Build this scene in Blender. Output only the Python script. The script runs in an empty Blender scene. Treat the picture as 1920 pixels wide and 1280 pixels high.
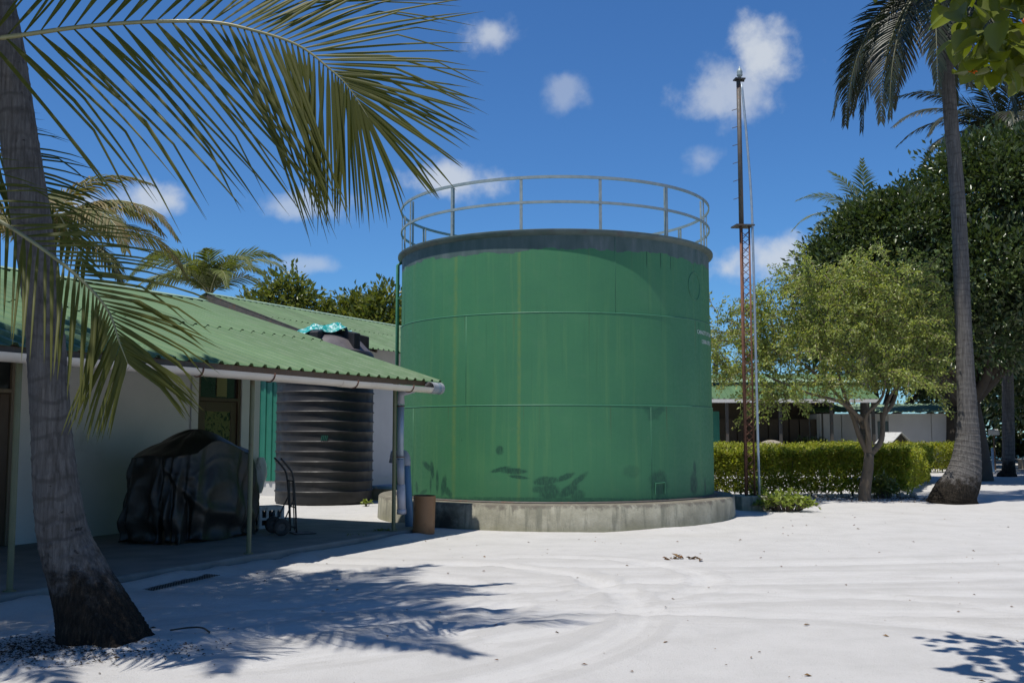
import bpy, math, random
import numpy as np
from mathutils import Vector, Matrix
R = math.radians
random.seed(7); rng = np.random.default_rng(7)
scene = bpy.context.scene
col = scene.collection

# ------------------------------------------------------------------ camera, sky, sun, exposure
cam_data = bpy.data.cameras.new('camera'); cam = bpy.data.objects.new('camera', cam_data); col.objects.link(cam)
cam.location = (0, 0, 1.6); cam.rotation_euler = (R(90 + 5.1), 0, 0)
cam_data.sensor_width = 36; cam_data.lens = 35.7; cam_data.clip_start = .05; cam_data.clip_end = 9000
scene.camera = cam
SUN_EL, SUN_AZ = R(71), R(180 + 46)            # azimuth clockwise from +Y
world = bpy.data.worlds.new('World'); scene.world = world; world.use_nodes = True
EXPOSURE, SUN_STRENGTH, SKY_STRENGTH = .14, 5.0, .070

def build_world():
    nt = world.node_tree; N = nt.nodes; L = nt.links; N.clear()
    out = N.new('ShaderNodeOutputWorld'); bg = N.new('ShaderNodeBackground'); bg.inputs['Strength'].default_value = SKY_STRENGTH
    sky = N.new('ShaderNodeTexSky'); sky.sky_type = 'NISHITA'; sky.sun_disc = False
    sky.sun_elevation = SUN_EL; sky.sun_rotation = SUN_AZ; sky.ozone_density = 1.4; sky.air_density = 1.0; sky.dust_density = .0
    tc = N.new('ShaderNodeTexCoord')
    def math_(op, a, b=None, c=None):
        n = N.new('ShaderNodeMath'); n.operation = op
        for i, v in enumerate((a, b, c)):
            if v is None: continue
            if hasattr(v, 'is_output'): L.new(v, n.inputs[i])
            else: n.inputs[i].default_value = v
        return n.outputs[0]
    # direction projected on a cloud layer: small fair-weather clouds all over the sky
    sep = N.new('ShaderNodeSeparateXYZ'); L.new(tc.outputs['Generated'], sep.inputs[0])
    nz = N.new('ShaderNodeTexNoise'); nz.inputs['Scale'].default_value = 13; nz.inputs['Detail'].default_value = 8; nz.inputs['Roughness'].default_value = .6
    L.new(tc.outputs['Generated'], nz.inputs['Vector'])
    nz2 = N.new('ShaderNodeTexNoise'); nz2.inputs['Scale'].default_value = 34; nz2.inputs['Detail'].default_value = 6
    L.new(tc.outputs['Generated'], nz2.inputs['Vector'])
    # fair-weather puffs: direction, width, height, density
    puffs = [((-.0201, .9276, .373), .032, .026, .78), ((.051, .9453, .3222), .028, .024, .42), ((.236, .9197, .345), .05, .04, 1.0),
             ((.205, .9257, .317), .065, .042, .72), ((.1805, .949, .2583), .03, .018, .42), ((-.054, .9681, .243), .06, .026, .9),
             ((-.2039, .9555, .2132), .07, .02, .62), ((-.3247, .9215, .2131), .058, .02, .85), ((-.1902, .9684, .1613), .06, .014, .5),
             ((.205, .965, .155), .05, .028, .95), ((.25, .9574, .162), .045, .03, .9), ((-.39, .90, .20), .05, .02, .6)]
    rp = random.Random(3)
    for k in range(70):                                # the same kind of puffs round the rest of the sky
        az = rp.uniform(0, 2 * math.pi); el = R(rp.choice([8, 10, 13, 16, 20, 24, 30, 38, 48, 60]) + rp.uniform(-2, 2))
        v = (math.sin(az) * math.cos(el), math.cos(az) * math.cos(el), math.sin(el))
        if v[1] > .8 and abs(v[0]) < .52 and v[2] < .45: continue
        puffs.append((v, rp.uniform(.03, .07), rp.uniform(.015, .035), rp.uniform(.4, 1)))
    total = None
    wob = math_('MULTIPLY', math_('SUBTRACT', nz.outputs[0], .5), 2.6)
    wob2 = math_('MULTIPLY', math_('SUBTRACT', nz2.outputs[0], .5), 1.3)
    wob = math_('ADD', wob, wob2)
    for (v, w, h, dens) in puffs:
        w *= .8; h *= .8
        d = N.new('ShaderNodeVectorMath'); d.operation = 'SUBTRACT'; L.new(tc.outputs['Generated'], d.inputs[0]); d.inputs[1].default_value = v
        s = N.new('ShaderNodeVectorMath'); s.operation = 'MULTIPLY'; L.new(d.outputs[0], s.inputs[0]); s.inputs[1].default_value = (1 / w, 1 / w, 1 / h)
        ln = N.new('ShaderNodeVectorMath'); ln.operation = 'LENGTH'; L.new(s.outputs[0], ln.inputs[0])
        m = N.new('ShaderNodeMapRange'); m.interpolation_type = 'SMOOTHSTEP'
        L.new(math_('ADD', ln.outputs['Value'], wob), m.inputs['Value'])
        m.inputs['From Min'].default_value = 1.12; m.inputs['From Max'].default_value = .12; m.inputs['To Max'].default_value = dens
        total = m.outputs[0] if total is None else math_('MAXIMUM', total, m.outputs[0])
    mix = N.new('ShaderNodeMix'); mix.data_type = 'RGBA'
    L.new(math_('MULTIPLY', total, .9), mix.inputs['Factor']); tint = N.new('ShaderNodeMix'); tint.data_type = 'RGBA'; tint.blend_type = 'MULTIPLY'; tint.inputs[0].default_value = 1; L.new(sky.outputs[0], tint.inputs[6]); tint.inputs[7].default_value = (.52, .97, 1.50, 1)
    L.new(tint.outputs[2], mix.inputs[6]); mix.inputs[7].default_value = (8.2, 8.8, 9.6, 1)
    L.new(mix.outputs[2], bg.inputs['Color']); L.new(bg.outputs[0], out.inputs[0])
build_world()
sun_data = bpy.data.lights.new('sun', 'SUN'); sun = bpy.data.objects.new('sun', sun_data); col.objects.link(sun)
sun_data.energy = SUN_STRENGTH; sun_data.angle = R(.55); sun_data.color = (1, .955, .88)
sun_dir = Vector((math.sin(SUN_AZ) * math.cos(SUN_EL), math.cos(SUN_AZ) * math.cos(SUN_EL), math.sin(SUN_EL)))
sun.rotation_euler = sun_dir.to_track_quat('Z', 'Y').to_euler(); sun.location = sun_dir * 60
vs = scene.view_settings; vs.view_transform = 'Standard'; vs.look = 'None'; vs.exposure = EXPOSURE; vs.gamma = 1; vs.use_curve_mapping = False

# ------------------------------------------------------------------ helpers
def tag(o, label=None, cat=None, group=None, kind=None):
    if label: o['label'] = label
    if cat: o['category'] = cat
    if group: o['group'] = group
    if kind: o['kind'] = kind
    return o
def empty(name, loc, rz=0, label=None, cat=None, group=None):
    o = bpy.data.objects.new(name, None); col.objects.link(o); o.location = loc; o.rotation_euler.z = rz; o.empty_display_size = .1
    return tag(o, label, cat, group)
def link(name, me, mat=None, parent=None, smooth=False):
    if mat is not None: me.materials.append(mat)
    if smooth: me.polygons.foreach_set('use_smooth', np.ones(len(me.polygons), bool))
    o = bpy.data.objects.new(name, me); col.objects.link(o)
    if parent is not None: o.parent = parent
    return o
def inst(name, me, parent, loc=(0, 0, 0), rot=(0, 0, 0), scale=(1, 1, 1)):
    o = bpy.data.objects.new(name, me); col.objects.link(o); o.parent = parent; o.location = loc; o.rotation_euler = rot; o.scale = scale
    return o
def fast_mesh(name, V, F):                           # numpy verts, (n,k) faces
    V = np.asarray(V, np.float32); F = np.asarray(F, np.int32)
    me = bpy.data.meshes.new(name); me.vertices.add(len(V)); me.vertices.foreach_set('co', V.ravel())
    k = F.shape[1]; me.loops.add(F.size); me.loops.foreach_set('vertex_index', F.ravel())
    me.polygons.add(len(F)); me.polygons.foreach_set('loop_start', np.arange(0, F.size, k, dtype=np.int32))
    me.update(calc_edges=True); me.validate(); return me
def unit(v):
    v = np.asarray(v, float); n = np.linalg.norm(v, axis=-1, keepdims=True); return v / np.maximum(n, 1e-9)
def spline(pts, n):                                   # Catmull-Rom
    P = np.asarray(pts, float); P = np.vstack([2 * P[0] - P[1], P, 2 * P[-1] - P[-2]]); m = len(P) - 3
    out = []
    for t in np.linspace(0, m - 1e-6, n):
        i = int(t); f = t - i; a, b, c, d = P[i:i + 4]
        out.append(.5 * ((2 * b) + (-a + c) * f + (2 * a - 5 * b + 4 * c - d) * f * f + (-a + 3 * b - 3 * c + d) * f ** 3))
    return np.array(out)
class MB:
    def __init__(s): s.v = []; s.f = []
    def box(s, c, size, rz=0, rot=None):
        hx, hy, hz = size[0] / 2, size[1] / 2, size[2] / 2; b = len(s.v)
        M = rot if rot is not None else Matrix.Rotation(rz, 3, 'Z')
        for x, y, z in ((-1, -1, -1), (1, -1, -1), (1, 1, -1), (-1, 1, -1), (-1, -1, 1), (1, -1, 1), (1, 1, 1), (-1, 1, 1)):
            p = M @ Vector((x * hx, y * hy, z * hz)); s.v.append((c[0] + p.x, c[1] + p.y, c[2] + p.z))
        for q in ((0, 3, 2, 1), (4, 5, 6, 7), (0, 1, 5, 4), (1, 2, 6, 5), (2, 3, 7, 6), (3, 0, 4, 7)): s.f.append(tuple(b + i for i in q))
        return s
    def span(s, a, b):                               # box from corner to corner
        return s.box([(a[i] + b[i]) / 2 for i in range(3)], [abs(b[i] - a[i]) for i in range(3)])
    def bar(s, a, b, w, h=None):                      # square bar between two points
        a, b = Vector(a), Vector(b); d = b - a; q = d.to_track_quat('Z', 'Y').to_matrix()
        return s.box((a + b) / 2, (w, h or w, d.length), rot=q)
    def tube(s, pts, r, n=8, caps=True, closed=False):
        P = np.asarray(pts, float); m = len(P); rr = np.broadcast_to(np.asarray(r, float), (m,)); b = len(s.v)
        if closed: T = unit(np.roll(P, -1, 0) - np.roll(P, 1, 0))
        else: T = unit(np.gradient(P, axis=0))
        up = np.array([0, 0, 1.]) if abs(T[0][2]) < .9 else np.array([0, 1., 0])
        prev = unit(np.cross(T[0], up))
        for i in range(m):
            prev = unit(prev - T[i] * np.dot(prev, T[i])); w = np.cross(T[i], prev)
            for k in range(n):
                a = 2 * math.pi * k / n; s.v.append(tuple(P[i] + rr[i] * (math.cos(a) * prev + math.sin(a) * w)))
        for i in range(m if closed else m - 1):
            j = (i + 1) % m
            for k in range(n): s.f.append((b + i * n + k, b + i * n + (k + 1) % n, b + j * n + (k + 1) % n, b + j * n + k))
        if caps and not closed:
            s.f.append(tuple(b + k for k in range(n))[::-1]); s.f.append(tuple(b + (m - 1) * n + k for k in range(n)))
        return s
    def lathe(s, prof, n=48, c=(0, 0, 0), a0=0, a1=2 * math.pi):
        full = abs(a1 - a0 - 2 * math.pi) < 1e-6; b = len(s.v); cols = n if full else n + 1; m = len(prof)
        for k in range(cols):
            a = a0 + (a1 - a0) * k / n
            for r, z in prof: s.v.append((c[0] + r * math.cos(a), c[1] + r * math.sin(a), c[2] + z))
        for k in range(n):
            k2 = (k + 1) % cols
            for i in range(m - 1): s.f.append((b + k * m + i, b + k2 * m + i, b + k2 * m + i + 1, b + k * m + i + 1))
        return s
    def mesh(s, name):
        me = bpy.data.meshes.new(name); me.from_pydata([tuple(map(float, v)) for v in s.v], [], s.f); me.update(); return me
    def build(s, name, mat, parent=None, smooth=False):
        return link(name, s.mesh(name), mat, parent, smooth)
def auto(o, ang=35):                                  # smooth with sharp creases
    me = o.data; me.polygons.foreach_set('use_smooth', np.ones(len(me.polygons), bool)); me.set_sharp_from_angle(angle=R(ang)); return o
def bevel(o, w=.006, seg=1):
    m = o.modifiers.new('bevel', 'BEVEL'); m.width = w; m.segments = seg; m.limit_method = 'ANGLE'; return o

# ------------------------------------------------------------------ materials
MATS = {}
class NB:                                             # small node builder
    def __init__(s, name):
        s.m = bpy.data.materials.new(name); s.m.use_nodes = True; s.N = s.m.node_tree.nodes; s.L = s.m.node_tree.links
        s.p = s.N['Principled BSDF']; s.out = s.N['Material Output']; MATS[name] = s.m
    def new(s, t, **kw):
        n = s.N.new(t)
        for k, v in kw.items(): setattr(n, k, v)
        return n
    def put(s, sock, v):
        if hasattr(v, 'is_output'): s.L.new(v, sock)
        else: sock.default_value = v
    def math(s, op, *a):
        n = s.new('ShaderNodeMath', operation=op)
        for i, v in enumerate(a): s.put(n.inputs[i], v)
        return n.outputs[0]
    def coord(s, k='Object', scale=(1, 1, 1)):
        tc = s.new('ShaderNodeTexCoord'); mp = s.new('ShaderNodeMapping'); mp.inputs['Scale'].default_value = scale
        s.L.new(tc.outputs[k], mp.inputs[0]); return mp.outputs[0]
    def noise(s, vec, scale, detail=5, rough=.55, dist=0):
        n = s.new('ShaderNodeTexNoise'); n.inputs['Scale'].default_value = scale; n.inputs['Detail'].default_value = detail
        n.inputs['Roughness'].default_value = rough; n.inputs['Distortion'].default_value = dist
        if vec is not None: s.L.new(vec, n.inputs['Vector'])
        return n.outputs[0]
    def ramp(s, f, stops):
        n = s.new('ShaderNodeValToRGB'); s.L.new(f, n.inputs[0]); e = n.color_ramp.elements
        while len(e) < len(stops): e.new(.5)
        for el, (p, c) in zip(e, stops): el.position = p; el.color = (*c, 1) if len(c) == 3 else c
        return n.outputs[0]
    def range(s, v, a, b, c=0, d=1, smooth=True):
        n = s.new('ShaderNodeMapRange'); n.interpolation_type = 'SMOOTHSTEP' if smooth else 'LINEAR'
        s.put(n.inputs[0], v)
        for i, x in enumerate((a, b, c, d)): n.inputs[i + 1].default_value = x
        return n.outputs[0]
    def mix(s, f, a, b, mode='MIX'):
        n = s.new('ShaderNodeMix', data_type='RGBA', blend_type=mode); s.put(n.inputs[0], f)
        for i, v in ((6, a), (7, b)): s.put(n.inputs[i], (*v, 1) if isinstance(v, tuple) and len(v) == 3 else v)
        return n.outputs[2]
    def bump(s, h, strength=.3, dist=.02, prev=None):
        n = s.new('ShaderNodeBump'); n.inputs['Strength'].default_value = strength; n.inputs['Distance'].default_value = dist
        s.L.new(h, n.inputs['Height'])
        if prev is not None: s.L.new(prev, n.inputs['Normal'])
        s.L.new(n.outputs[0], s.p.inputs['Normal']); return n.outputs[0]
    def done(s, color=None, rough=None, metal=None, spec=None):
        if color is not None: s.put(s.p.inputs['Base Color'], (*color, 1) if isinstance(color, tuple) and len(color) == 3 else color)
        if rough is not None: s.put(s.p.inputs['Roughness'], rough)
        if metal is not None: s.p.inputs['Metallic'].default_value = metal
        if spec is not None: s.p.inputs['Specular IOR Level'].default_value = spec
        return s.m
def surf(name, c1, c2, scale=4, rough=.6, dirt=None, dirt_scale=2.5, dirt_amt=(.55, .75), bump=.15, bscale=40, bdist=.004, metal=0, spec=.5, stretch=(1, 1, 1)):
    b = NB(name); v = b.coord('Object', stretch)
    c = b.ramp(b.noise(v, scale, 6), [(.3, c1), (.72, c2)])
    if dirt: c = b.mix(b.range(b.noise(v, dirt_scale, 8, .65), *dirt_amt), c, dirt)
    if bump: b.bump(b.noise(b.coord('Object'), bscale, 6), bump, bdist)
    r = b.range(b.noise(v, scale * 2, 4), .3, .7, rough - .08, rough + .1)
    return b.done(c, r, metal, spec)
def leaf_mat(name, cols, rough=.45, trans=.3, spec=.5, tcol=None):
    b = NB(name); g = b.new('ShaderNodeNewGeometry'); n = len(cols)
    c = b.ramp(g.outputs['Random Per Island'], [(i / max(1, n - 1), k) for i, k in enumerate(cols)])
    b.done(c, rough, 0, spec)
    t = b.new('ShaderNodeBsdfTranslucent'); ms = b.new('ShaderNodeMixShader'); ms.inputs[0].default_value = trans
    b.L.new(b.mix(1.0, c, tcol or (1.5, 1.5, .6), 'MULTIPLY'), t.inputs[0])
    b.L.new(b.p.outputs[0], ms.inputs[1]); b.L.new(t.outputs[0], ms.inputs[2]); b.L.new(ms.outputs[0], b.out.inputs[0])
    return b.m
M = {}
def sand_material():
    b = NB('sand'); v = b.coord('Object')
    big = b.noise(v, .35, 5, .6); mid = b.noise(v, 1.6, 9, .68); fine = b.noise(v, 60, 4, .7); grit = b.noise(v, 240, 2, .6)
    c = b.ramp(mid, [(.28, (.40, .391, .376)), (.5, (.45, .44, .424)), (.75, (.485, .474, .458))])
    c = b.mix(b.range(big, .52, .72, 0, .3), c, (.38, .36, .33))
    c = b.mix(b.range(fine, .55, .72, 0, .6), c, (.28, .262, .24))
    c = b.mix(b.range(grit, .66, .74, 0, .7), c, (.22, .19, .16))
    pk = b.new('ShaderNodeAttribute'); pk.attribute_name = 'packed'
    c = b.mix(b.range(pk.outputs['Fac'], .1, 1.0, 0, .36), c, (.53, .522, .505)); c = b.mix(b.range(pk.outputs['Fac'], -.05, -.5, 0, .3), c, (.34, .328, .31))
    n1 = b.bump(mid, .2, .03); n2 = b.bump(fine, .55, .014, n1); b.bump(grit, .4, .006, n2)
    return b.done(c, .95, 0, .2)
M['sand'] = sand_material()
def vary_by_object(m, lo=.86, hi=1.1):
    nt = m.node_tree; p = nt.nodes['Principled BSDF']; src = p.inputs['Base Color'].links[0].from_socket; oi = nt.nodes.new('ShaderNodeObjectInfo'); mr = nt.nodes.new('ShaderNodeMapRange')
    mr.inputs[3].default_value = lo; mr.inputs[4].default_value = hi; nt.links.new(oi.outputs['Random'], mr.inputs[0]); mx = nt.nodes.new('ShaderNodeMix'); mx.data_type = 'RGBA'; mx.blend_type = 'MULTIPLY'; mx.inputs[0].default_value = 1
    nt.links.new(src, mx.inputs[6]); nt.links.new(mr.outputs[0], mx.inputs[7]); nt.links.new(mx.outputs[2], p.inputs['Base Color']); return m
M['concrete_floor'] = surf('concrete_floor', (.15, .143, .132), (.235, .225, .205), 3, .85, (.13, .12, .11), 1.3, (.5, .75), .3, 60, .004)
M['wall_white'] = surf('wall_white', (.52, .51, .485), (.59, .575, .55), 2, .85, (.40, .38, .34), 1.1, (.6, .85), .25, 55, .003)
M['wall_far'] = surf('wall_far', (.50, .49, .49), (.58, .57, .57), 1.5, .85, (.4, .38, .36), .9, (.6, .85), .2, 40, .004)
M['roof_green'] = surf('roof_green', (.078, .142, .064), (.10, .172, .08), 1.2, .6, (.09, .128, .066), 1.6, (.55, .8), .06, 30, .002, spec=.25)
vary_by_object(M['roof_green'])
M['roof_cap'] = surf('roof_cap', (.20, .29, .19), (.25, .34, .23), 2, .5, (.25, .33, .22), 2, (.6, .8), .05)
M['sheet_teal'] = surf('sheet_teal', (.012, .13, .085), (.02, .17, .11), 2, .5, (.02, .08, .06), 2, (.55, .8), .05)
M['gutter'] = surf('gutter', (.60, .53, .44), (.68, .61, .52), 3, .4, (.42, .34, .26), 2.5, (.6, .85), .03, spec=.5)
M['pvc_grey'] = surf('pvc_grey', (.27, .28, .31), (.34, .345, .37), 5, .45, (.2, .19, .19), 3, (.55, .8), .03)
M['pvc_white'] = surf('pvc_white', (.42, .40, .43), (.5, .475, .5), 5, .45, (.32, .3, .31), 4, (.55, .8), .03)
M['pvc_blue'] = surf('pvc_blue', (.10, .19, .30), (.14, .235, .345), 4, .42, (.13, .16, .2), 3, (.55, .8), .03)
M['post_paint'] = surf('post_paint', (.10, .11, .055), (.15, .155, .08), 5, .5, (.11, .07, .035), 5, (.55, .75), .1)
M['rust'] = surf('rust', (.115, .048, .028), (.18, .08, .048), 9, .85, (.07, .032, .02), 6, (.5, .7), .3, 90, .002)
M['dark_steel'] = surf('dark_steel', (.05, .045, .04), (.085, .075, .065), 9, .6, (.12, .06, .035), 6, (.55, .7), .15, 60, .002)
M['iron_black'] = surf('iron_black', (.018, .017, .016), (.03, .028, .026), 9, .5, (.05, .03, .02), 8, (.6, .75), .1)
M['galv'] = surf('galv', (.20, .245, .25), (.28, .33, .335), 8, .5, (.15, .13, .10), 7, (.6, .75), .1, 60, .001, metal=.2)
M['galv_blue'] = surf('galv_blue', (.24, .30, .36), (.31, .37, .43), 8, .45, (.16, .15, .14), 7, (.62, .8), .05, metal=.3)
M['concrete'] = None
M['black_plastic'] = surf('black_plastic', (.007, .007, .0075), (.012, .0115, .012), 3, .55, (.024, .022, .021), 2.2, (.5, .8), .1, 50, .002, stretch=(1, 1, .6))
M['plastic_top'] = surf('plastic_top', (.075, .066, .07), (.10, .09, .094), 3, .5, (.06, .05, .05), 2.2, (.55, .8), .1, 50, .002)
M['teal_tarp'] = surf('teal_tarp', (.008, .20, .19), (.02, .32, .29), 9, .4, (.5, .62, .62), 14, (.52, .60), .3, 30, .006)
M['wood_dark'] = surf('wood_dark', (.055, .030, .014), (.085, .05, .024), 5, .5, (.03, .018, .01), 5, (.5, .75), .2, 40, .003, stretch=(6, 6, .5))
M['wood_frame'] = surf('wood_frame', (.12, .09, .055), (.17, .13, .08), 5, .5, (.07, .05, .03), 4, (.55, .75), .2, 40, .003, stretch=(6, 6, .5))
def door_glass_material():
    b = NB('patterned_glass'); v = b.coord('Object'); f = b.noise(v, 9, 5, .6, 1.2)
    c = b.ramp(f, [(.44, (.015, .014, .006)), (.5, (.13, .115, .035)), (.7, (.09, .085, .04))]); return b.done(c, .25, 0, .5)
M['door_glass'] = door_glass_material()
M['glass_dark'] = surf('glass_dark', (.012, .014, .016), (.03, .032, .03), 2, .08, None, bump=0)
M['yellow_card'] = surf('yellow_card', (.16, .145, .05), (.2, .18, .07), 5, .6)
M['white_paint'] = surf('white_paint', (.62, .64, .63), (.72, .73, .72), 30, .6, (.2, .3, .22), 25, (.62, .7), 0)
M['drum_brown'] = surf('drum_brown', (.19, .095, .038), (.245, .125, .052), 5, .55, (.14, .065, .03), 5, (.5, .72), .2, 60, .002)
M['rubber'] = surf('rubber', (.02, .02, .02), (.035, .033, .03), 9, .8, (.07, .06, .05), 8, (.5, .7), .2)
M['crate_white'] = surf('crate_white', (.42, .42, .40), (.52, .52, .5), 6, .55, (.2, .19, .17), 6, (.5, .7), .15)
M['blue_lid'] = surf('blue_lid', (.10, .24, .40), (.2, .36, .5), 5, .5, (.5, .5, .48), 5, (.5, .7), .1)
M['soil'] = surf('soil', (.05, .04, .03), (.09, .075, .055), 9, .95, None, bump=.5)
M['bark_tree'] = surf('bark_tree', (.10, .075, .05), (.17, .13, .09), 6, .85, (.06, .045, .03), 9, (.5, .7), .6, 30, .012, stretch=(1, 1, .35))
M['bark_dark'] = surf('bark_dark', (.035, .028, .022), (.06, .048, .036), 5, .9, None, bump=.5)
M['stone'] = surf('stone', (.22, .19, .15), (.32, .28, .22), 5, .9, (.12, .1, .08), 4, (.5, .7), .5, 30, .01)
M['dark_cloth'] = None
def palm_bark(name, base, light, dark):
    b = NB(name); v = b.coord('Object'); st = b.coord('Object', (26, 26, 1.6))
    w = b.new('ShaderNodeTexWave', wave_type='BANDS', bands_direction='Z'); b.L.new(v, w.inputs[0]); w.inputs['Scale'].default_value = 2.1
    w.inputs['Distortion'].default_value = 5.5; w.inputs['Detail'].default_value = 4; w.inputs['Detail Scale'].default_value = 1.6
    c = b.ramp(b.noise(st, 1.6, 6, .65), [(.3, dark), (.5, base), (.72, light)])
    c = b.mix(b.math('MULTIPLY', b.range(w.outputs['Fac'], .7, 1.0, 0, .6), b.range(b.noise(v, 3.5, 5, .6), .38, .6)), c, dark)
    c = b.mix(b.range(b.noise(b.coord('Object', (5, 5, 9)), 1.5, 7, .7), .62, .68, 0, .85), c, tuple(x * .3 for x in dark))
    sp = b.new('ShaderNodeSeparateXYZ'); b.L.new(v, sp.inputs[0])
    low = b.range(b.math('ADD', sp.outputs[2], b.math('MULTIPLY', b.math('SUBTRACT', b.noise(v, 6, 6, .7), .5), 1.1)), .66, .36)
    rootc = b.ramp(b.noise(b.coord('Object', (20, 20, 5)), 2, 6, .7), [(.38, (.008, .007, .005)), (.58, (.028, .022, .016)), (.78, (.09, .07, .05))])
    c = b.mix(low, c, rootc)
    n1 = b.bump(b.noise(st, 1.6, 7, .7), .55, .02); n2 = b.bump(w.outputs['Fac'], -.2, .015, n1)
    b.bump(b.math('MULTIPLY', low, b.noise(b.coord('Object', (30, 30, 8)), 2, 5)), .9, .05, n2)
    return b.done(c, .9, 0, .2)
M['palm_bark'] = palm_bark('palm_bark', (.095, .089, .083), (.155, .145, .135), (.05, .045, .041))
M['palm_leaf'] = leaf_mat('palm_leaf', [(.050, .062, .010), (.075, .085, .014), (.105, .108, .018), (.060, .072, .012), (.15, .12, .03)], .5, .42, .3, (1.5, 1.35, .35))
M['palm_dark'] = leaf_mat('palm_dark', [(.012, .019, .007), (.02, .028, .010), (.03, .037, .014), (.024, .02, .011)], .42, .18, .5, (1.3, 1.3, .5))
M['palm_far'] = leaf_mat('palm_far', [(.075, .10, .025), (.105, .13, .034), (.15, .16, .045)], .45, .3, .4)
M['palm_dry'] = leaf_mat('palm_dry', [(.16, .12, .05), (.22, .17, .08), (.09, .10, .03), (.13, .13, .045)], .6, .3, .3)
M['rachis'] = surf('rachis', (.17, .17, .075), (.24, .225, .11), 6, .4, (.12, .09, .04), 5, (.55, .75), .05)
M['rachis_dark'] = surf('rachis_dark', (.07, .075, .03), (.12, .11, .05), 6, .45, None, bump=.05)
M['leaf_light'] = leaf_mat('leaf_light', [(.19, .245, .06), (.26, .32, .085), (.36, .40, .13), (.15, .19, .05), (.34, .32, .13)], .42, .42, .45, (1.4, 1.4, .5))
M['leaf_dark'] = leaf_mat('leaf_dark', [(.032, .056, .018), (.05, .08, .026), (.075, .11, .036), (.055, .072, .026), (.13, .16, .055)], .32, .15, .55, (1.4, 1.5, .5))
M['leaf_mid'] = leaf_mat('leaf_mid', [(.085, .115, .022), (.12, .15, .034), (.18, .195, .05), (.10, .115, .03)], .38, .25, .5, (1.4, 1.4, .5))
M['leaf_hedge'] = leaf_mat('leaf_hedge', [(.19, .25, .028), (.28, .33, .04), (.40, .42, .065), (.15, .185, .022), (.33, .28, .05)], .45, .45, .4, (1.4, 1.35, .35))
M['leaf_shrub'] = leaf_mat('leaf_shrub', [(.17, .23, .035), (.22, .28, .05), (.28, .32, .08)], .4, .3, .45)
M['leaf_big'] = leaf_mat('leaf_big', [(.05, .07, .009), (.075, .098, .012), (.11, .135, .018), (.06, .07, .010)], .4, .42, .45, (1.5, 1.5, .3))
M['petal'] = leaf_mat('petal', [(.75, .12, .015), (.8, .17, .02)], .5, .35, .3, (1.1, 1, 1))
M['litter'] = leaf_mat('litter', [(.10, .05, .02), (.16, .08, .035), (.07, .04, .02), (.20, .12, .05), (.05, .035, .025)], .8, .1, .2)
M['litter_dark'] = leaf_mat('litter_dark', [(.05, .035, .022), (.03, .022, .015), (.08, .06, .04)], .9, .05, .1)
def concrete_material():
    b = NB('concrete'); v = b.coord('Object'); st = b.coord('Object', (5, 5, .5))
    c = b.ramp(b.noise(v, 3, 7, .6), [(.3, (.21, .20, .15)), (.52, (.31, .295, .225)), (.72, (.40, .38, .30))])
    c = b.mix(b.range(b.noise(st, 1.4, 6, .7), .48, .64, 0, .75), c, (.15, .15, .115))
    sp = b.new('ShaderNodeSeparateXYZ'); b.L.new(v, sp.inputs[0])
    low = b.range(b.math('ADD', sp.outputs[2], b.math('MULTIPLY', b.noise(v, 3, 5), .3)), .30, .12, 0, .45)
    c = b.mix(low, c, (.26, .25, .15))
    top = b.range(b.math('SUBTRACT', sp.outputs[2], b.math('MULTIPLY', b.noise(v, 7, 5, .7), .34)), .17, .27, 0, .85)
    c = b.mix(top, c, (.12, .105, .085))
    # sooty patch burnt on the side by the drum
    d = b.new('ShaderNodeVectorMath', operation='DISTANCE'); b.L.new(v, d.inputs[0]); d.inputs[1].default_value = (-1.95, -2.79, .06)
    soot = b.range(b.math('ADD', d.outputs['Value'], b.math('MULTIPLY', b.noise(v, 6, 5), .35)), .62, .24, 0, .92)
    c = b.mix(soot, c, (.03, .028, .024))
    b.bump(b.noise(v, 25, 8, .65), .5, .012); return b.done(c, .9, 0, .25)
M['concrete'] = concrete_material()
def tarp_material():
    b = NB('black_tarpaulin'); v = b.coord('Object')
    c = b.ramp(b.noise(v, 3, 6), [(.3, (.012, .0115, .010)), (.75, (.022, .020, .016))])
    n1 = b.bump(b.noise(v, 2.6, 3, .5, .8), .35, .05); b.bump(b.noise(b.coord('Object', (1, 1, .5)), 11, 4, .5, .5), .18, .015, n1)
    return b.done(c, .44, 0, .4)
M['tarp'] = tarp_material()
M['sea'] = None
def sea_material():
    b = NB('sea_water'); v = b.coord('Object', (.15, .4, 1)); b.bump(b.noise(v, 1, 6), .25, .3)
    return b.done(b.ramp(b.noise(b.coord('Object', (.01, .03, 1)), 1, 4), [(.3, (.01, .10, .17)), (.7, (.03, .22, .30))]), .12, 0, .5)
M['sea'] = sea_material()

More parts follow.
